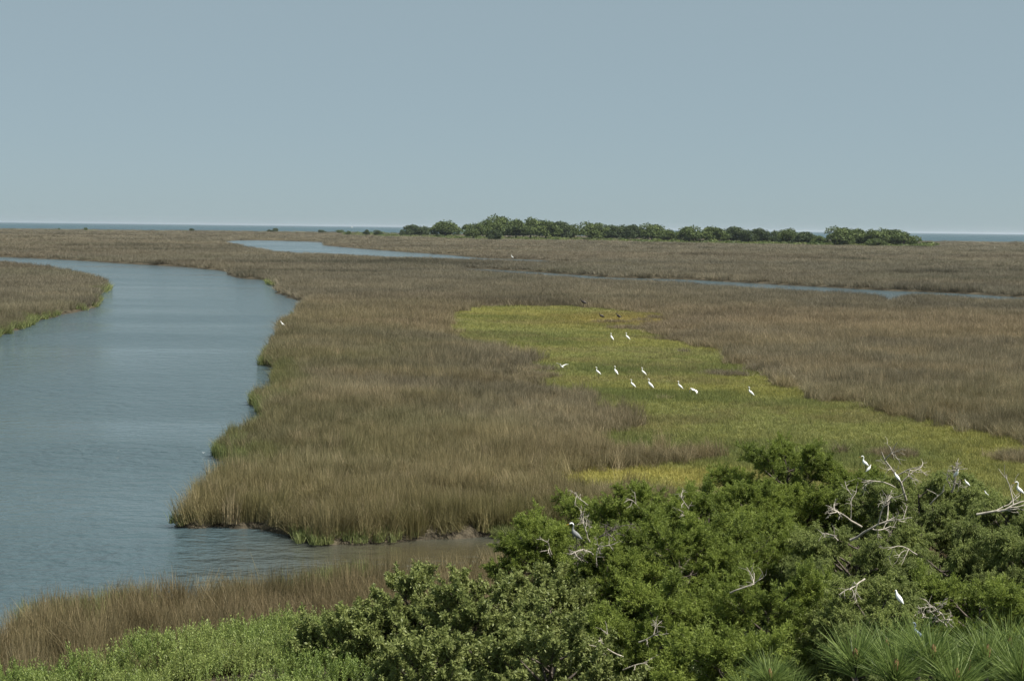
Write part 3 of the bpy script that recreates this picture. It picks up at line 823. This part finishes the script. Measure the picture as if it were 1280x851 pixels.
# ------------------------------------------------------------------ pines close to the lookout
def pine(tips, y0, x0, seed, label):
    r = np.random.RandomState(seed)
    root = tag(link('pine_tree', None, loc=(x0, y0, 0.3)), label, 'pine tree', 'young pines just below the lookout')
    O = np.array([x0, y0, .3])
    top = max(AT(px, py, y)[2] for px, py, y in tips)
    Ht = top - .3
    tpth = trunk_path(Ht - .25, r, .06, 10)
    V, Q = tubes([(tpth, np.linspace(.11, .022, 10))], 10)
    link('trunk', mesh_np('trunk', V, [(Q, 0)], [M_BARK], smooth=True), root)
    wood = []; cand = []; PP = []; DD = []
    allt = [AT(px, py, y) - O for px, py, y in tips]
    for k in range(15):       # lower whorls that the frame edge hides in part
        a = r.rand() * 6.28; q = .35 + .75 * r.rand(); z = Ht - .55 - 1.6 * r.rand()
        allt.append(np.array([q * math.cos(a), q * math.sin(a), z]))
    for tip in allt:
        zz = max(.3, tip[2] - .25 - .5 * np.hypot(tip[0], tip[1]))
        f = zz / (Ht - .25); k = min(int(f * 9), 8); st = tpth[k] + (tpth[k + 1] - tpth[k]) * (f * 9 - k)
        t = np.linspace(0, 1, 8)[:, None]; c = np.array([tip[0], tip[1], st[2] + .3 * (tip[2] - st[2])]) * 1.0
        path = (1 - t) ** 2 * st + 2 * t * (1 - t) * c + t ** 2 * tip
        wood.append((path, np.linspace(.018, .007, 8)))
        d = unit(path[-1] - path[-2] + np.array([0, 0, .1]))
        cl = .045 + .02 * r.rand()
        cand.append((tip + d * np.linspace(0, cl, 4)[:, None], np.array([.010, .014, .012, .004])))
        n = 360
        u = r.rand(n) ** .7
        kk = np.clip((u * .9 + 5.85), 0, 6.999).astype(int); fr = (u * .9 + 5.85) - kk
        pp = path[kk] + (path[np.minimum(kk + 1, 7)] - path[kk]) * fr[:, None]
        s = rand_dirs(n, r); s = unit(s - d * (s @ d)[:, None])
        sp = .15 + 1.3 * r.rand(n) + .9 * (1 - u)
        PP.append(pp); DD.append(unit(d + s * sp[:, None]))
    V, Q = tubes(wood, 6)
    link('branches', mesh_np('branches', V, [(Q, 0)], [M_BARK], smooth=True), root)
    for c in cand:
        V, Q = tubes([c], 8)
        link('candle', mesh_np('candle', V, [(Q, 0)], [M_CANDLE], smooth=True), root)
    P = np.concatenate(PP); Dn = np.concatenate(DD)
    L = .13 + .11 * r.rand(len(P))
    S = unit(np.cross(Dn, rand_dirs(len(P), r))) * .0015
    mid = P + Dn * (L * .55)[:, None]; tip = P + Dn * L[:, None]; tip[:, 2] -= .10 * L * r.rand(len(P)); tip += r.randn(len(P), 3) * (L * .06)[:, None]
    V = np.stack([P - S, P + S, mid + S, mid - S, tip + S * .3, tip - S * .3], 1).reshape(-1, 3)
    k = np.arange(len(P))[:, None] * 6
    Q = np.concatenate([k + [0, 1, 2, 3], k + [3, 2, 4, 5]])
    link('needles', mesh_np('needles', V, [(Q, 0)], [M_NEEDLE], {'rnd': ('FLOAT', 'POINT', np.repeat(r.rand(len(P)), 6))}), root)
    return root
def px_x(px, y): return AT(px, 800, y)[0]
pine([(1166, 822, 6.0), (1069, 824, 6.1), (1120, 838, 5.9), (1150, 812, 6.4), (1108, 812, 6.6), (1195, 850, 5.8)], 6.2, px_x(1135, 6.2), 71, 'bushy young pine whose long needles fan up over the cedars')
pine([(1234, 823, 6.2), (1262, 812, 6.5), (1300, 822, 6.2), (1210, 838, 6.4), (1280, 840, 5.9)], 6.4, px_x(1262, 6.4), 72, 'young pine at the frame corner with brown candle tips')
pine([(962, 848, 8.0), (985, 868, 8.0), (935, 872, 8.2)], 8.1, px_x(962, 8.1), 73, 'young pine showing only one needle tuft at the bottom edge')

# ------------------------------------------------------------------ birds
def loft(path, rad, sides=10, flat=1.0):
    """closed body skin along a profile in the XZ plane"""
    P = np.array([(a, 0, c) for a, c in path], float); r = np.array(rad, float)
    # resample smoothly
    t = np.arange(len(P)); tt = np.linspace(0, len(P) - 1, (len(P) - 1) * 3 + 1)
    def cs(v):
        m = np.gradient(v); k = np.clip(tt.astype(int), 0, len(P) - 2); u = tt - k
        return (2*u**3-3*u**2+1)*v[k] + (u**3-2*u**2+u)*m[k] + (-2*u**3+3*u**2)*v[k+1] + (u**3-u**2)*m[k+1]
    PX = np.stack([cs(P[:, 0]), np.zeros(len(tt)), cs(P[:, 2])], -1); rr_ = np.maximum(cs(r), .002)
    T = unit(np.gradient(PX, axis=0)); B = np.array([0, 1.0, 0]); Nn = np.cross(T, B)
    a = np.arange(sides) * 2 * math.pi / sides
    V = PX[:, None] + rr_[:, None, None] * (np.cos(a)[None, :, None] * B * flat + np.sin(a)[None, :, None] * Nn[:, None])
    n = len(PX); V = V.reshape(-1, 3)
    i = np.arange(n - 1)[:, None] * sides; j = np.arange(sides)[None]; j2 = (j + 1) % sides
    Q = np.stack([i + j, i + j2, i + sides + j2, i + sides + j], -1).reshape(-1, 4)
    return V, Q
BODY = {
 'stand': ([(-.27, .34), (-.21, .39), (-.11, .47), (.0, .56), (.075, .64), (.105, .70), (.10, .75), (.075, .80), (.07, .85), (.095, .895), (.14, .905), (.175, .89)],
           [.008, .035, .075, .085, .060, .036, .025, .021, .020, .024, .028, .016]),
 'preen': ([(-.26, .30), (-.2, .35), (-.1, .44), (.0, .53), (.06, .60), (.09, .66), (.105, .70), (.11, .73), (.125, .755), (.14, .76), (.16, .75), (.18, .735)],
           [.008, .045, .088, .092, .068, .046, .036, .032, .030, .030, .026, .014]),
 'hook':  ([(-.24, .33), (-.18, .38), (-.09, .45), (.0, .52), (.05, .60), (.06, .67), (.045, .74), (.045, .80), (.075, .845), (.12, .85), (.155, .83), (.18, .81)],
           [.008, .04, .08, .085, .058, .034, .027, .024, .024, .027, .027, .014]),
 'fly':   ([(-.30, .42), (-.22, .44), (-.10, .47), (.02, .50), (.12, .53), (.17, .56), (.19, .60), (.20, .63), (.22, .65), (.25, .65), (.28, .635), (.30, .62)],
           [.008, .04, .07, .075, .055, .036, .030, .026, .025, .026, .024, .012]),
 'ibis':  ([(-.25, .26), (-.18, .29), (-.08, .33), (.03, .37), (.10, .41), (.14, .45), (.15, .49), (.155, .52), (.17, .545), (.20, .55), (.225, .54), (.24, .53)],
           [.008, .045, .085, .09, .062, .038, .028, .024, .026, .030, .026, .014])}
def bird(name, pose, mat, pos, face, scale, label, cat, group=None, billmat=None, wings=None, legs=True, tilt=0.0, flap=0.0, billlen=.13, billdrop=.02, headmat=None):
    root = tag(link(name, None, loc=tuple(pos), rz=face, sc=scale), label, cat, group)
    path, rad = BODY[pose]
    V, Q = loft(path, rad)
    if headmat:
        hi = V[Q].mean(1)[:, 2] > .80
        link('body', mesh_np('body', V, [(Q[~hi], 0), (Q[hi], 1)], [mat, headmat], smooth=True), root)
    else:
        link('body', mesh_np('body', V, [(Q, 0)], [mat], smooth=True), root)
    hx, hz = path[-1]
    t = np.linspace(0, 1, 5)
    bp = np.stack([hx - .01 + t * billlen, 0 * t, hz + .003 - billdrop * t - (.07 * t ** 2 if pose == 'ibis' else 0)], -1)
    V, Q = tubes([(bp, np.array([.012, .010, .007, .004, .001]))], 8)
    link('bill', mesh_np('bill', V, [(Q, 0)], [billmat or M_BILL], smooth=True), root)
    if legs:
        for s in (-1, 1):
            a = np.array([path[3][0] - .06, s * .03, path[3][1] - .09]); kz = a[2] * .5
            lp = np.array([a, [a[0] - .015, s * .032, kz], [a[0] - .005, s * .033, .01], [a[0] + .07, s * .04, .004]])
            V, Q = tubes([(lp, np.array([.010, .008, .007, .004]))], 6)
            link('leg', mesh_np('leg', V, [(Q, 0)], [M_LEG], smooth=True), root)
    else:
        lp = np.array([[-.12, 0, path[2][1] - .05], [-.35, 0, path[1][1] - .08], [-.52, 0, path[0][1] - .08]])
        V, Q = tubes([(lp, np.array([.012, .010, .006]))], 6)
        link('legs', mesh_np('legs', V, [(Q, 0)], [M_LEG], smooth=True), root)
    if wings is not None:
        for s, up_a in zip((-1, 1), wings):
            # swept, cambered wing with real thickness
            span = .62; ns = 9; nc = 5
            VV = []
            for lay in (1, -1):
                for a in range(ns):
                    u = a / (ns - 1); chord = .20 * (1 - .75 * u ** 2.2); xs_ = -.02 - .10 * u ** 2
                    ang = up_a - flap * u ** 1.5
                    yv = s * span * u * math.cos(ang); zv = span * u * math.sin(ang)
                    for b3 in range(nc):
                        v = b3 / (nc - 1)
                        th_ = .008 * (1 - u * .7) * math.sin(math.pi * min(max(v, .05), .97)) * lay
                        VV.append([xs_ + .07 - chord * v, s * .05 + yv, path[3][1] + .03 + zv + .025 * math.sin(math.pi * v) * (1 - u) + th_])
            VV = np.array(VV); QQ = []
            for lay in (0, 1):
                o = lay * ns * nc
                for a in range(ns - 1):
                    for b3 in range(nc - 1):
                        q = [o + a * nc + b3, o + a * nc + b3 + 1, o + (a + 1) * nc + b3 + 1, o + (a + 1) * nc + b3]
                        QQ.append(q if lay == 0 else q[::-1])
            link('wing', mesh_np('wing', VV, [(np.array(QQ), 0)], [mat], smooth=True), root)
    else:
        # folded wing along each flank
        for s in (-1, 1):
            VV, QQ = loft([(path[0][0] - .01, path[0][1] - .005), (path[1][0], path[1][1] + .005), (path[2][0], path[2][1] + .01), (path[3][0], path[3][1] + .015), (path[4][0] - .02, path[4][1] - .02)],
                          [.006, .026, .048, .045, .008], 8, .5)
            VV[:, 1] += s * np.interp(VV[:, 0], [path[0][0], path[2][0], path[3][0]], [.006, .05, .058])
            link('wing', mesh_np('wing', VV, [(QQ, 0)], [mat], smooth=True), root)
    return root

GE = 'white egrets feeding in the meadow'
PI = math.pi
for px, pyb, hpx, face, lab in (
        (764.5, 429.5, 11.5, PI - .9, 'white egret standing at the back of the meadow, left of the back pair'),
        (784, 429, 11.5, PI - .4, 'white egret standing at the back of the meadow, right of the back pair'),
        (747, 473.5, 13, PI + .1, 'white egret leaning forward nearest to the egret with raised wings'),
        (769.5, 473.5, 14, PI - .9, 'upright white egret in the middle row between two leaning egrets'),
        (804, 474, 13, PI + .2, 'white egret leaning forward at the right of the middle row'),
        (790.5, 489.5, 13.5, PI - .2, 'white egret standing in front, left of the two egrets close together'),
        (812.5, 491, 15.5, PI - .5, 'tallest white egret with stretched neck, standing right of its close neighbour'),
        (849.5, 491.5, 13.5, PI, 'white egret standing just left of the egret with arched wings'),
        (938, 500, 14.5, PI - .3, 'lone white egret standing apart near the right side of the meadow')):
    g = G(px, pyb); sc_ = hpx / F * g[1] / .80
    bird('egret', 'stand', M_WHITE, (g[0], g[1], 0.0), face, sc_, lab, 'egret', GE)
g = AT(702, 459, G(702, 464)[1]); bird('egret', 'fly', M_WHITE, (g[0], g[1], g[2] - .42), PI / 2 + .5, 1.0, 'white egret with both wings raised, landing at the left of the flock', 'egret', GE, wings=(.5, .75), legs=False, flap=.3)
g = AT(867, 489, G(867, 494)[1]); bird('egret', 'fly', M_WHITE, (g[0], g[1], g[2] - .42), PI + .5, 1.0, 'white egret flapping low with arched wings beside the flock', 'egret', GE, wings=(.45, -.1), legs=False, flap=.9)
GI = 'dark ibises at the far end of the meadow'
for px, py, s, fc, lab in ((729, 384, .95, 2.8, 'dark ibis standing alone behind the meadow edge in the brown rush'), (752, 400.5, .75, 3.4, 'dark ibis on the ochre patch, left of the pair'), (773, 400.5, .75, 2.5, 'dark ibis on the ochre patch, right of the pair')):
    g = G(px, py); zz = 1.0 if py < 390 else .28
    g = G(px, py, zz)
    bird('ibis', 'ibis', M_BLACK, (g[0], g[1], zz), fc, s * 2.2, lab, 'ibis', GI, billmat=M_DARKBILL)
g = G(353, 416, -.05); bird('egret', 'preen', M_WHITE, (g[0], g[1], 0.25), PI + .2, 1.3, 'white egret perched on the river bank where the channel bends', 'egret')
g = G(640, 325.5, WZ); bird('egret', 'stand', M_WHITE, (g[0], g[1], -.2), PI, 2.2, 'far white egret at the end of the distant tidal pond', 'egret')
g = G(1243.5, 311.5, 0); bird('egret', 'stand', M_WHITE, (g[0], g[1], .3), PI, 2.0, 'far white egret alone on the right-hand marsh near the sea', 'egret')
GT = 'egrets perched in the cedars'
def perch(px, py_foot, y, pose, face, sc_, label, name='egret', mat=None, group=GT, cat='egret', **kw):
    p = AT(px, py_foot, y)
    return bird(name, pose, mat or M_WHITE, (p[0], p[1], p[2]), face, sc_, label, cat, group, **kw)
perch(1080, 590, 44.4, 'hook', PI, .56, 'white egret with hooked neck, highest on the tip of the bleached limb')
perch(1086, 594, 44.3, 'preen', .4, .40, 'small white egret crouched just below the hook-necked egret')
perch(1120.5, 606, 44.2, 'preen', PI - .8, .48, 'white egret hunched in the fork of the bleached limb')
perch(1195, 604, 45.0, 'preen', -1.2, .55, 'white egret hanging close among the fan of bleached twigs')
perch(1208, 612, 45.2, 'preen', PI, .40, 'white egret showing only a spot just right of the twig fan')
perch(1232.5, 624, 45.2, 'preen', PI, .34, 'white egret nearly hidden in foliage between the twig fan and the frame edge')
perch(1273, 626, 41.2, 'hook', PI, .62, 'white egret with arched neck on the crest of the tree at the frame edge')
perch(1122.5, 762, 29.9, 'preen', PI - .9, .50, 'plump white egret half hidden behind the pine needles')
perch(718, 686, 38.1, 'hook', PI, .78, 'grey heron with a white head standing in the tangle of dead twigs', 'heron', M_GREY, None, 'heron', headmat=M_WHITE)
perch(1146, 812, 27.5, 'stand', PI, .56, 'slate-blue heron with an upright neck just behind the pine tips', 'heron', M_BLUE, None, 'heron', billmat=M_DARKBILL)

# ------------------------------------------------------------------ far trees
def far_variant(kind, seed):
    """unit-size crown: radius 1, height 1 (scaled per tree)"""
    r = np.random.RandomState(seed)
    nlob = 15; C = []
    for q in range(nlob):
        a = r.rand() * 6.28; u = r.rand() ** .6 * .62; z = .30 + .50 * r.rand() * (1 - .5 * u)
        C.append((u * math.cos(a), u * math.sin(a), z, .16 + .24 * r.rand()))
    C.append((0, 0, .68, .32)); C.append((.3, -.2, .25, .35)); C.append((-.35, -.15, .25, .35))
    C = np.array(C); n = 6500
    k = r.randint(0, len(C), n); d = rand_dirs(n, r)
    d[:, 2] = np.abs(d[:, 2]) * .95 - .25; d = unit(d)
    rad = C[k, 3] * (.70 + .42 * r.rand(n) ** 1.5)
    P = C[k, :3] + d * (rad[:, None] * np.array([1, 1, .85])); P[:, 2] = np.clip(P[:, 2], .02, 1.1)
    dd = unit(d * .4 + r.randn(n, 3)); L = .030 + .045 * r.rand(n)
    rnd = np.clip(.45 * r.rand(len(C))[k] + .5 * r.rand(n), 0, 1)
    cm = leafmesh('crown', P - dd * (L * .5)[:, None], dd, L * 1.3, L * .6, rnd, M_FARDARK if kind else M_FARLEAF, r)
    tp = np.array([[0, 0, 0], [.02, 0, .3], [-.02, .02, .62]])
    paths = [(tp, np.array([.05, .04, .02]))] + [(np.array([[0, 0, .25], c[:3] * np.array([.5, .5, .8]), c[:3]]), np.array([.025, .018, .008])) for c in C[:6]]
    V, Q = tubes(paths, 6)
    return cm, mesh_np('trunk', V, [(Q, 0)], [M_BARK], smooth=True)
FV = [far_variant(0, 201), far_variant(0, 202), far_variant(0, 203), far_variant(1, 204), far_variant(1, 205)]
def hor(px): return 277.5 + 15 * px / 1280
FAR = [  # px, top, width px, base, variant, label
 (518, 281, 22, 296, 3, 'dark ragged tree at the left end of the far tree line'),
 (530, 282.5, 16, 296, 4, 'small dark tree touching the ragged end tree of the far line'),
 (557, 277, 37, 297, 1, 'round lone tree in a gap near the left end of the far line'),
 (592, 278, 26, 299, 0, 'first bushy tree of the tallest far clump, sloping down to the gap'),
 (608, 273.5, 30, 299, 2, 'bright green tree on the left shoulder of the tallest far clump'),
 (624, 270.5, 32, 299, 1, 'tree forming the left peak of the tallest far clump'),
 (645, 273, 30, 299.5, 0, 'tree in the dip between the two peaks of the tallest far clump'),
 (663, 270.5, 32, 299.5, 2, 'tree forming the right peak of the tallest far clump'),
 (682, 274, 32, 300, 0, 'bright tree on the right shoulder of the tallest far clump'),
 (697, 277, 26, 300, 3, 'dark tree stepping down at the right of the tallest far clump'),
 (713, 281, 24, 300, 1, 'low round tree closing the right end of the tallest far clump'),
 (619, 287, 16, 301.5, 3, 'small dark tree standing in front of the tallest far clump'),
 (740, 278.5, 34, 301, 1, 'tall round tree beginning the middle stretch of the far line'),
 (762, 281.5, 28, 301, 3, 'dark tree just right of the tall round one in the middle stretch'),
 (778, 281, 18, 301, 4, 'narrow dark tree in the middle stretch of the far line'),
 (792, 281, 24, 301.5, 3, 'dark pointed tree in the centre of the middle stretch'),
 (815, 280.5, 34, 302, 1, 'broad rounded tree right of the pointed ones in the middle stretch'),
 (836, 286, 26, 303, 2, 'low tree in the shallow dip of the middle stretch'),
 (861, 283.5, 34, 304, 1, 'rounded tree right after the shallow dip of the far line'),
 (890, 282, 32, 304.5, 0, 'taller rounded tree at the start of the lower dark stretch'),
 (914, 283.5, 28, 304.5, 3, 'dark broad tree in the lower dark stretch'),
 (936, 287, 20, 305, 4, 'small dark tree low in the dark stretch'),
 (951, 285.5, 22, 305, 3, 'dark upright tree in the lower dark stretch'),
 (968, 288, 22, 305.5, 4, 'small dark rounded tree near a notch of the dark stretch'),
 (988, 284.5, 26, 306, 2, 'lighter pointed tree topping the end of the dark stretch'),
 (1010, 290, 30, 306.5, 3, 'low dark tree before the gap at the right clump'),
 (1024, 294, 18, 307, 0, 'lowest bush-like tree in the gap before the right clump'),
 (1050, 284.5, 38, 307.5, 1, 'large rounded tree at the left of the right-hand clump'),
 (1071, 285, 34, 307.5, 0, 'bright green tree in the left half of the right-hand clump'),
 (1089, 285.5, 32, 308, 2, 'bright green tree in the middle of the right-hand clump'),
 (1110, 286.5, 34, 308, 1, 'rounded tree in the right half of the right-hand clump'),
 (1130, 289, 30, 308.5, 2, 'sunlit tree closing the right-hand clump toward the sea'),
 (1094, 297, 20, 309, 0, 'low tree in front of the right-hand clump'),
]
for q, (px, top, wp, bs, v, lab) in enumerate(FAR):
    g = G(px, bs); d = g[1]; H = (bs - top) / F * d * 1.0; Rr = wp / 2 / F * d * 1.5
    root = tag(link('far_tree', None, loc=(g[0], d, -.2), rz=(q * 1.7) % 6.28), lab, 'tree', 'trees of the far tree line')
    cm, tm = FV[v]
    for nm, me in (('crown', cm), ('trunk', tm)):
        o = link(nm, me, root); o.scale = (Rr, Rr, H * 1.02)

# shrub belt under the far trees and scattered dune scrub
def clump(seed):
    r = np.random.RandomState(seed); n = 90
    d = rand_dirs(n, r); d[:, 2] = np.abs(d[:, 2]); P = d * np.array([1, 1, .8]) * (.7 + .3 * r.rand(n))[:, None]
    dd = unit(r.randn(n, 3)); S = unit(np.cross(dd, rand_dirs(n, r))) * .10; L = .30
    V = np.stack([P - dd * .15, P + S, P + dd * .15, P - S], 1).reshape(-1, 3)
    return V, np.arange(4 * n).reshape(-1, 4), np.repeat(r.rand(n), 4), np.zeros(4 * n)
pts = []; 
for q in range(2300):
    px = 430 + 735 * rs.rand(); bl = np.interp(px, [430, 520, 600, 720, 860, 1030, 1165], [294.5, 297.0, 300, 301, 304.5, 307.5, 309.5])
    sprd = np.interp(px, [430, 520, 590, 1165], [2.4, 2.6, 1.6, 1.0])
    py = bl - rs.rand() * sprd * 1.6
    g = G(px, py); hgt = 2.0 + 1.6 * rs.rand() ** 2 + 2.0 * (rs.rand() > .96)
    pts.append((g[0], g[1], hgt))
pts = np.array(pts); n = len(pts)
col = mix(np.array([0.085, 0.125, 0.035]), np.array([0.17, 0.20, 0.06]), rs.rand(n))
w_ = pts[:, 2] * (1.0 + .8 * rs.rand(n))
tag(spread('shrub_belt', np.stack([pts[:, 0], pts[:, 1], np.full(n, -.2)], -1), np.stack([w_, w_, pts[:, 2]], -1), np.stack([np.zeros(n), np.zeros(n), rs.rand(n) * 6.28], -1),
           rs.randint(0, 3, n), col, [clump(301 + q) for q in range(3)], M_SHOOT), 'low green scrub along the foot of the far trees', 'scrub', kind='stuff')
pts = []
for q in range(500):
    px = -250 + 740 * rs.rand() if q % 3 else 330 + 170 * rs.rand()
    g = G(px, np.interp(px, _sx, _sy) + .3 + .8 * rs.rand()); pts.append((g[0], g[1], .9 + 1.0 * rs.rand()))
pts = np.array(pts); n = len(pts); w_ = pts[:, 2] * (2 + 2 * rs.rand(n))
col = mix(np.array([0.11, 0.14, 0.05]), np.array([0.20, 0.22, 0.09]), rs.rand(n))
tag(spread('dune_scrub', np.stack([pts[:, 0], pts[:, 1], np.full(n, -.1)], -1), np.stack([w_, w_, pts[:, 2]], -1), np.stack([np.zeros(n), np.zeros(n), rs.rand(n) * 6.28], -1),
           rs.randint(0, 3, n), col, [clump(311 + q) for q in range(3)], M_SHOOT), 'thin line of green dune scrub along the sea shore', 'scrub', kind='stuff')
# separate bushes on the far shore
for q, (px, w, h, lab) in enumerate(((240, 7, 4.5, 'tiny dark bush alone on the shoreline above the river bend'), (343, 11, 6.0, 'dark bush on the shoreline, the larger of two left of the sand patches'), (336, 6, 4, 'little dark bush touching the larger bush left of the sand patches'),
        (403, 12, 4.5, 'flat dark bush right of the long sand patch'), (425, 13, 4.5, 'wide flat bush between the sand patch and the sailboat'), (435, 8, 6.5, 'small grey-green bush in front of the shore below the sailboat'), (458, 10, 8, 'ragged dark bush in the marsh left of the far trees'), (473, 16, 8, 'wide dark bush nearest the left end of the far trees'),
        (74, 3, 3.5, 'tiny bush on the shoreline at the far left'), (107, 5, 4.5, 'tiny bush on the shoreline right of the far-left one'), (1155, 16, 6, 'low bush trailing off the right-hand tree clump'), (502, 12, 9, 'pale bush touching the dark ragged end tree'))):
    bs = np.interp(px, _sx, _sy) + (1.0 if px < 430 else np.interp(px, [430, 480, 510, 1150], [3.4, 3.6, 3.5, 6.5]))
    g = G(px, bs); d = g[1]
    root = tag(link('shore_bush', None, loc=(g[0], d, -.2), rz=q * 1.3), lab, 'bush', 'bushes along the far shore')
    cm, tm = FV[3 + q % 2] if 'dark' in lab else FV[q % 3]
    Rr = w / 2 / F * d * 1.2; Hh = h / F * d
    for nm, me in (('crown', cm), ('trunk', tm)):
        o = link(nm, me, root); o.scale = (Rr, Rr, Hh)
# sand patches on the shore
def sandbank(px0, px1, dyy):
    xs_ = np.linspace(px0, px1, 24); V = []; 
    ysr = np.interp(xs_, _sx, _sy)
    a = G(xs_, ysr + dyy); ln = np.sin(np.linspace(0, PI, 24))
    for u in np.linspace(-1, 1, 7):
        for q in range(24):
            V.append([a[q, 0], a[q, 1] + u * 16, .1 + 1.5 * ln[q] * (1 - u * u) * (.75 + .25 * math.sin(q * 1.9))])
    i = np.arange(6)[:, None] * 24; j = np.arange(23)[None]
    Q = np.stack([i + j, i + j + 1, i + 24 + j + 1, i + 24 + j], -1).reshape(-1, 4)
    tag(link('sand_bank', mesh_np('sand_bank', np.array(V), [(Q, 0)], [M_SAND], smooth=True)), kind='structure')
sandbank(364, 387, .3); sandbank(441, 447, 1.0); sandbank(450, 456, 1.0)

# sailboat far out on the sea
g = G(440, 284.6, WZ)
bo = tag(link('sailboat', None, loc=(g[0], g[1], WZ)), 'tiny white sailboat far out on the sea', 'sailboat')
Lb = 16.0
prof = np.linspace(0, 1, 9); hw = np.array([.35, .8, 1.2, 1.45, 1.5, 1.4, 1.1, .6, .05]) * 1.3
V = []
for t_, w_ in zip(prof, hw):
    for (yy, zz) in ((-w_, 1.7), (-w_ * .85, .5), (0, -.5), (w_ * .85, .5), (w_, 1.7)):
        V.append([(t_ - .5) * Lb, yy, zz + .5 * t_ ** 3])
i = np.arange(8)[:, None] * 5; j = np.arange(5)[None]; j2 = (j + 1) % 5
Q = np.stack([i + j, i + j2, i + 5 + j2, i + 5 + j], -1).reshape(-1, 4)
link('hull', mesh_np('hull', np.array(V), [(Q, 0)], [M_HULL]), bo)
V, Q = tubes([(np.array([[1.5, 0, 1.2], [1.5, 0, 20]]), np.array([.14, .08]))], 8)
link('mast', mesh_np('mast', V, [(Q, 0)], [M_HULL]), bo)
def sail(pts):
    P = np.array(pts, float); n = 6; V = []
    for side in (.03, -.03):
        for a in range(n + 1):
            for b_ in range(n + 1):
                u, v = a / n, b_ / n
                p = P[0] * (1 - u) + (P[1] * (1 - v) + P[2] * v) * u
                V.append(p + np.array([0, .9 * math.sin(PI * u) * math.sin(PI * v) + side, 0]))
    Qs = []
    for s in (0, 1):
        o = s * (n + 1) ** 2
        for a in range(n):
            for b_ in range(n):
                Qs.append([o + a * (n + 1) + b_, o + a * (n + 1) + b_ + 1, o + (a + 1) * (n + 1) + b_ + 1, o + (a + 1) * (n + 1) + b_])
    return mesh_np('sail', np.array(V), [(np.array(Qs), 0)], [M_HULL], smooth=True)
link('sail', sail([(1.3, 0, 19), (1.3, 0, 2.8), (-6.5, 0, 2.8)]), bo)
link('sail', sail([(1.7, 0, 17), (1.9, 0, 2.6), (7.6, 0, 2.4)]), bo)

# ------------------------------------------------------------------ sea air
mt, nt_, out_ = newmat('sea_air')
pv = N(nt_, 'ShaderNodeVolumePrincipled'); pv.inputs['Color'].default_value = (0.80, 0.90, 1.0, 1); pv.inputs['Density'].default_value = HAZE
pv.inputs['Anisotropy'].default_value = 0.3
nt_.links.new(pv.outputs[0], out_.inputs['Volume'])
hx, z0_, z1_ = 95000.0, -2.2, 45.0
hv = np.array([(x_, y_, z_) for z_ in (z0_, z1_) for x_, y_ in ((-hx, -3000), (hx, -3000), (hx, hx), (-hx, hx))])
hq = np.array([[0, 3, 2, 1], [4, 5, 6, 7], [0, 1, 5, 4], [1, 2, 6, 5], [2, 3, 7, 6], [3, 0, 4, 7]])
tag(link('haze', mesh_np('haze', hv, [(hq, 0)], [mt])), kind='stuff')

# ------------------------------------------------------------------ light
EXPO = 0.75
SUN_DIR = unit(np.array([0.62, -0.22, 0.0])) * math.cos(R(57)) + np.array([0, 0, math.sin(R(57))])
sl = bpy.data.lights.new('sun', 'SUN'); sl.energy = 4.8; sl.angle = R(0.53); sl.color = (1.0, 0.95, 0.87)
so = bpy.data.objects.new('sun', sl); COL.objects.link(so); so.location = (30, -10, 60)
so.rotation_euler = Vector(SUN_DIR).to_track_quat('Z', 'Y').to_euler()
wd = bpy.data.worlds.new('World'); SC.world = wd; wd.use_nodes = True
nt = wd.node_tree
bg = nt.nodes['Background'] if 'Background' in nt.nodes else nt.nodes.new('ShaderNodeBackground')
sky = nt.nodes.new('ShaderNodeTexSky'); sky.sky_type = 'NISHITA'; sky.sun_disc = False
sky.sun_elevation = R(57); sky.sun_rotation = math.atan2(SUN_DIR[0], SUN_DIR[1])
sky.altitude = 0; sky.air_density = 0.5; sky.dust_density = 0.5; sky.ozone_density = 1.0
veil = mixcol(nt, 0.88, sky.outputs[0], tuple(c / (0.1 * 2 ** EXPO) for c in (0.312, 0.402, 0.428)))   # even maritime haze over the clear sky
nt.links.new(veil, bg.inputs[0]); bg.inputs[1].default_value = 0.1

SC.view_settings.view_transform = 'Standard'; SC.view_settings.look = 'None'
SC.view_settings.exposure = EXPO; SC.view_settings.gamma = 1.0
SC.cycles.max_bounces = 6; SC.cycles.diffuse_bounces = 3; SC.cycles.transmission_bounces = 3; SC.cycles.transparent_max_bounces = 4
SC.cycles.use_denoising = True
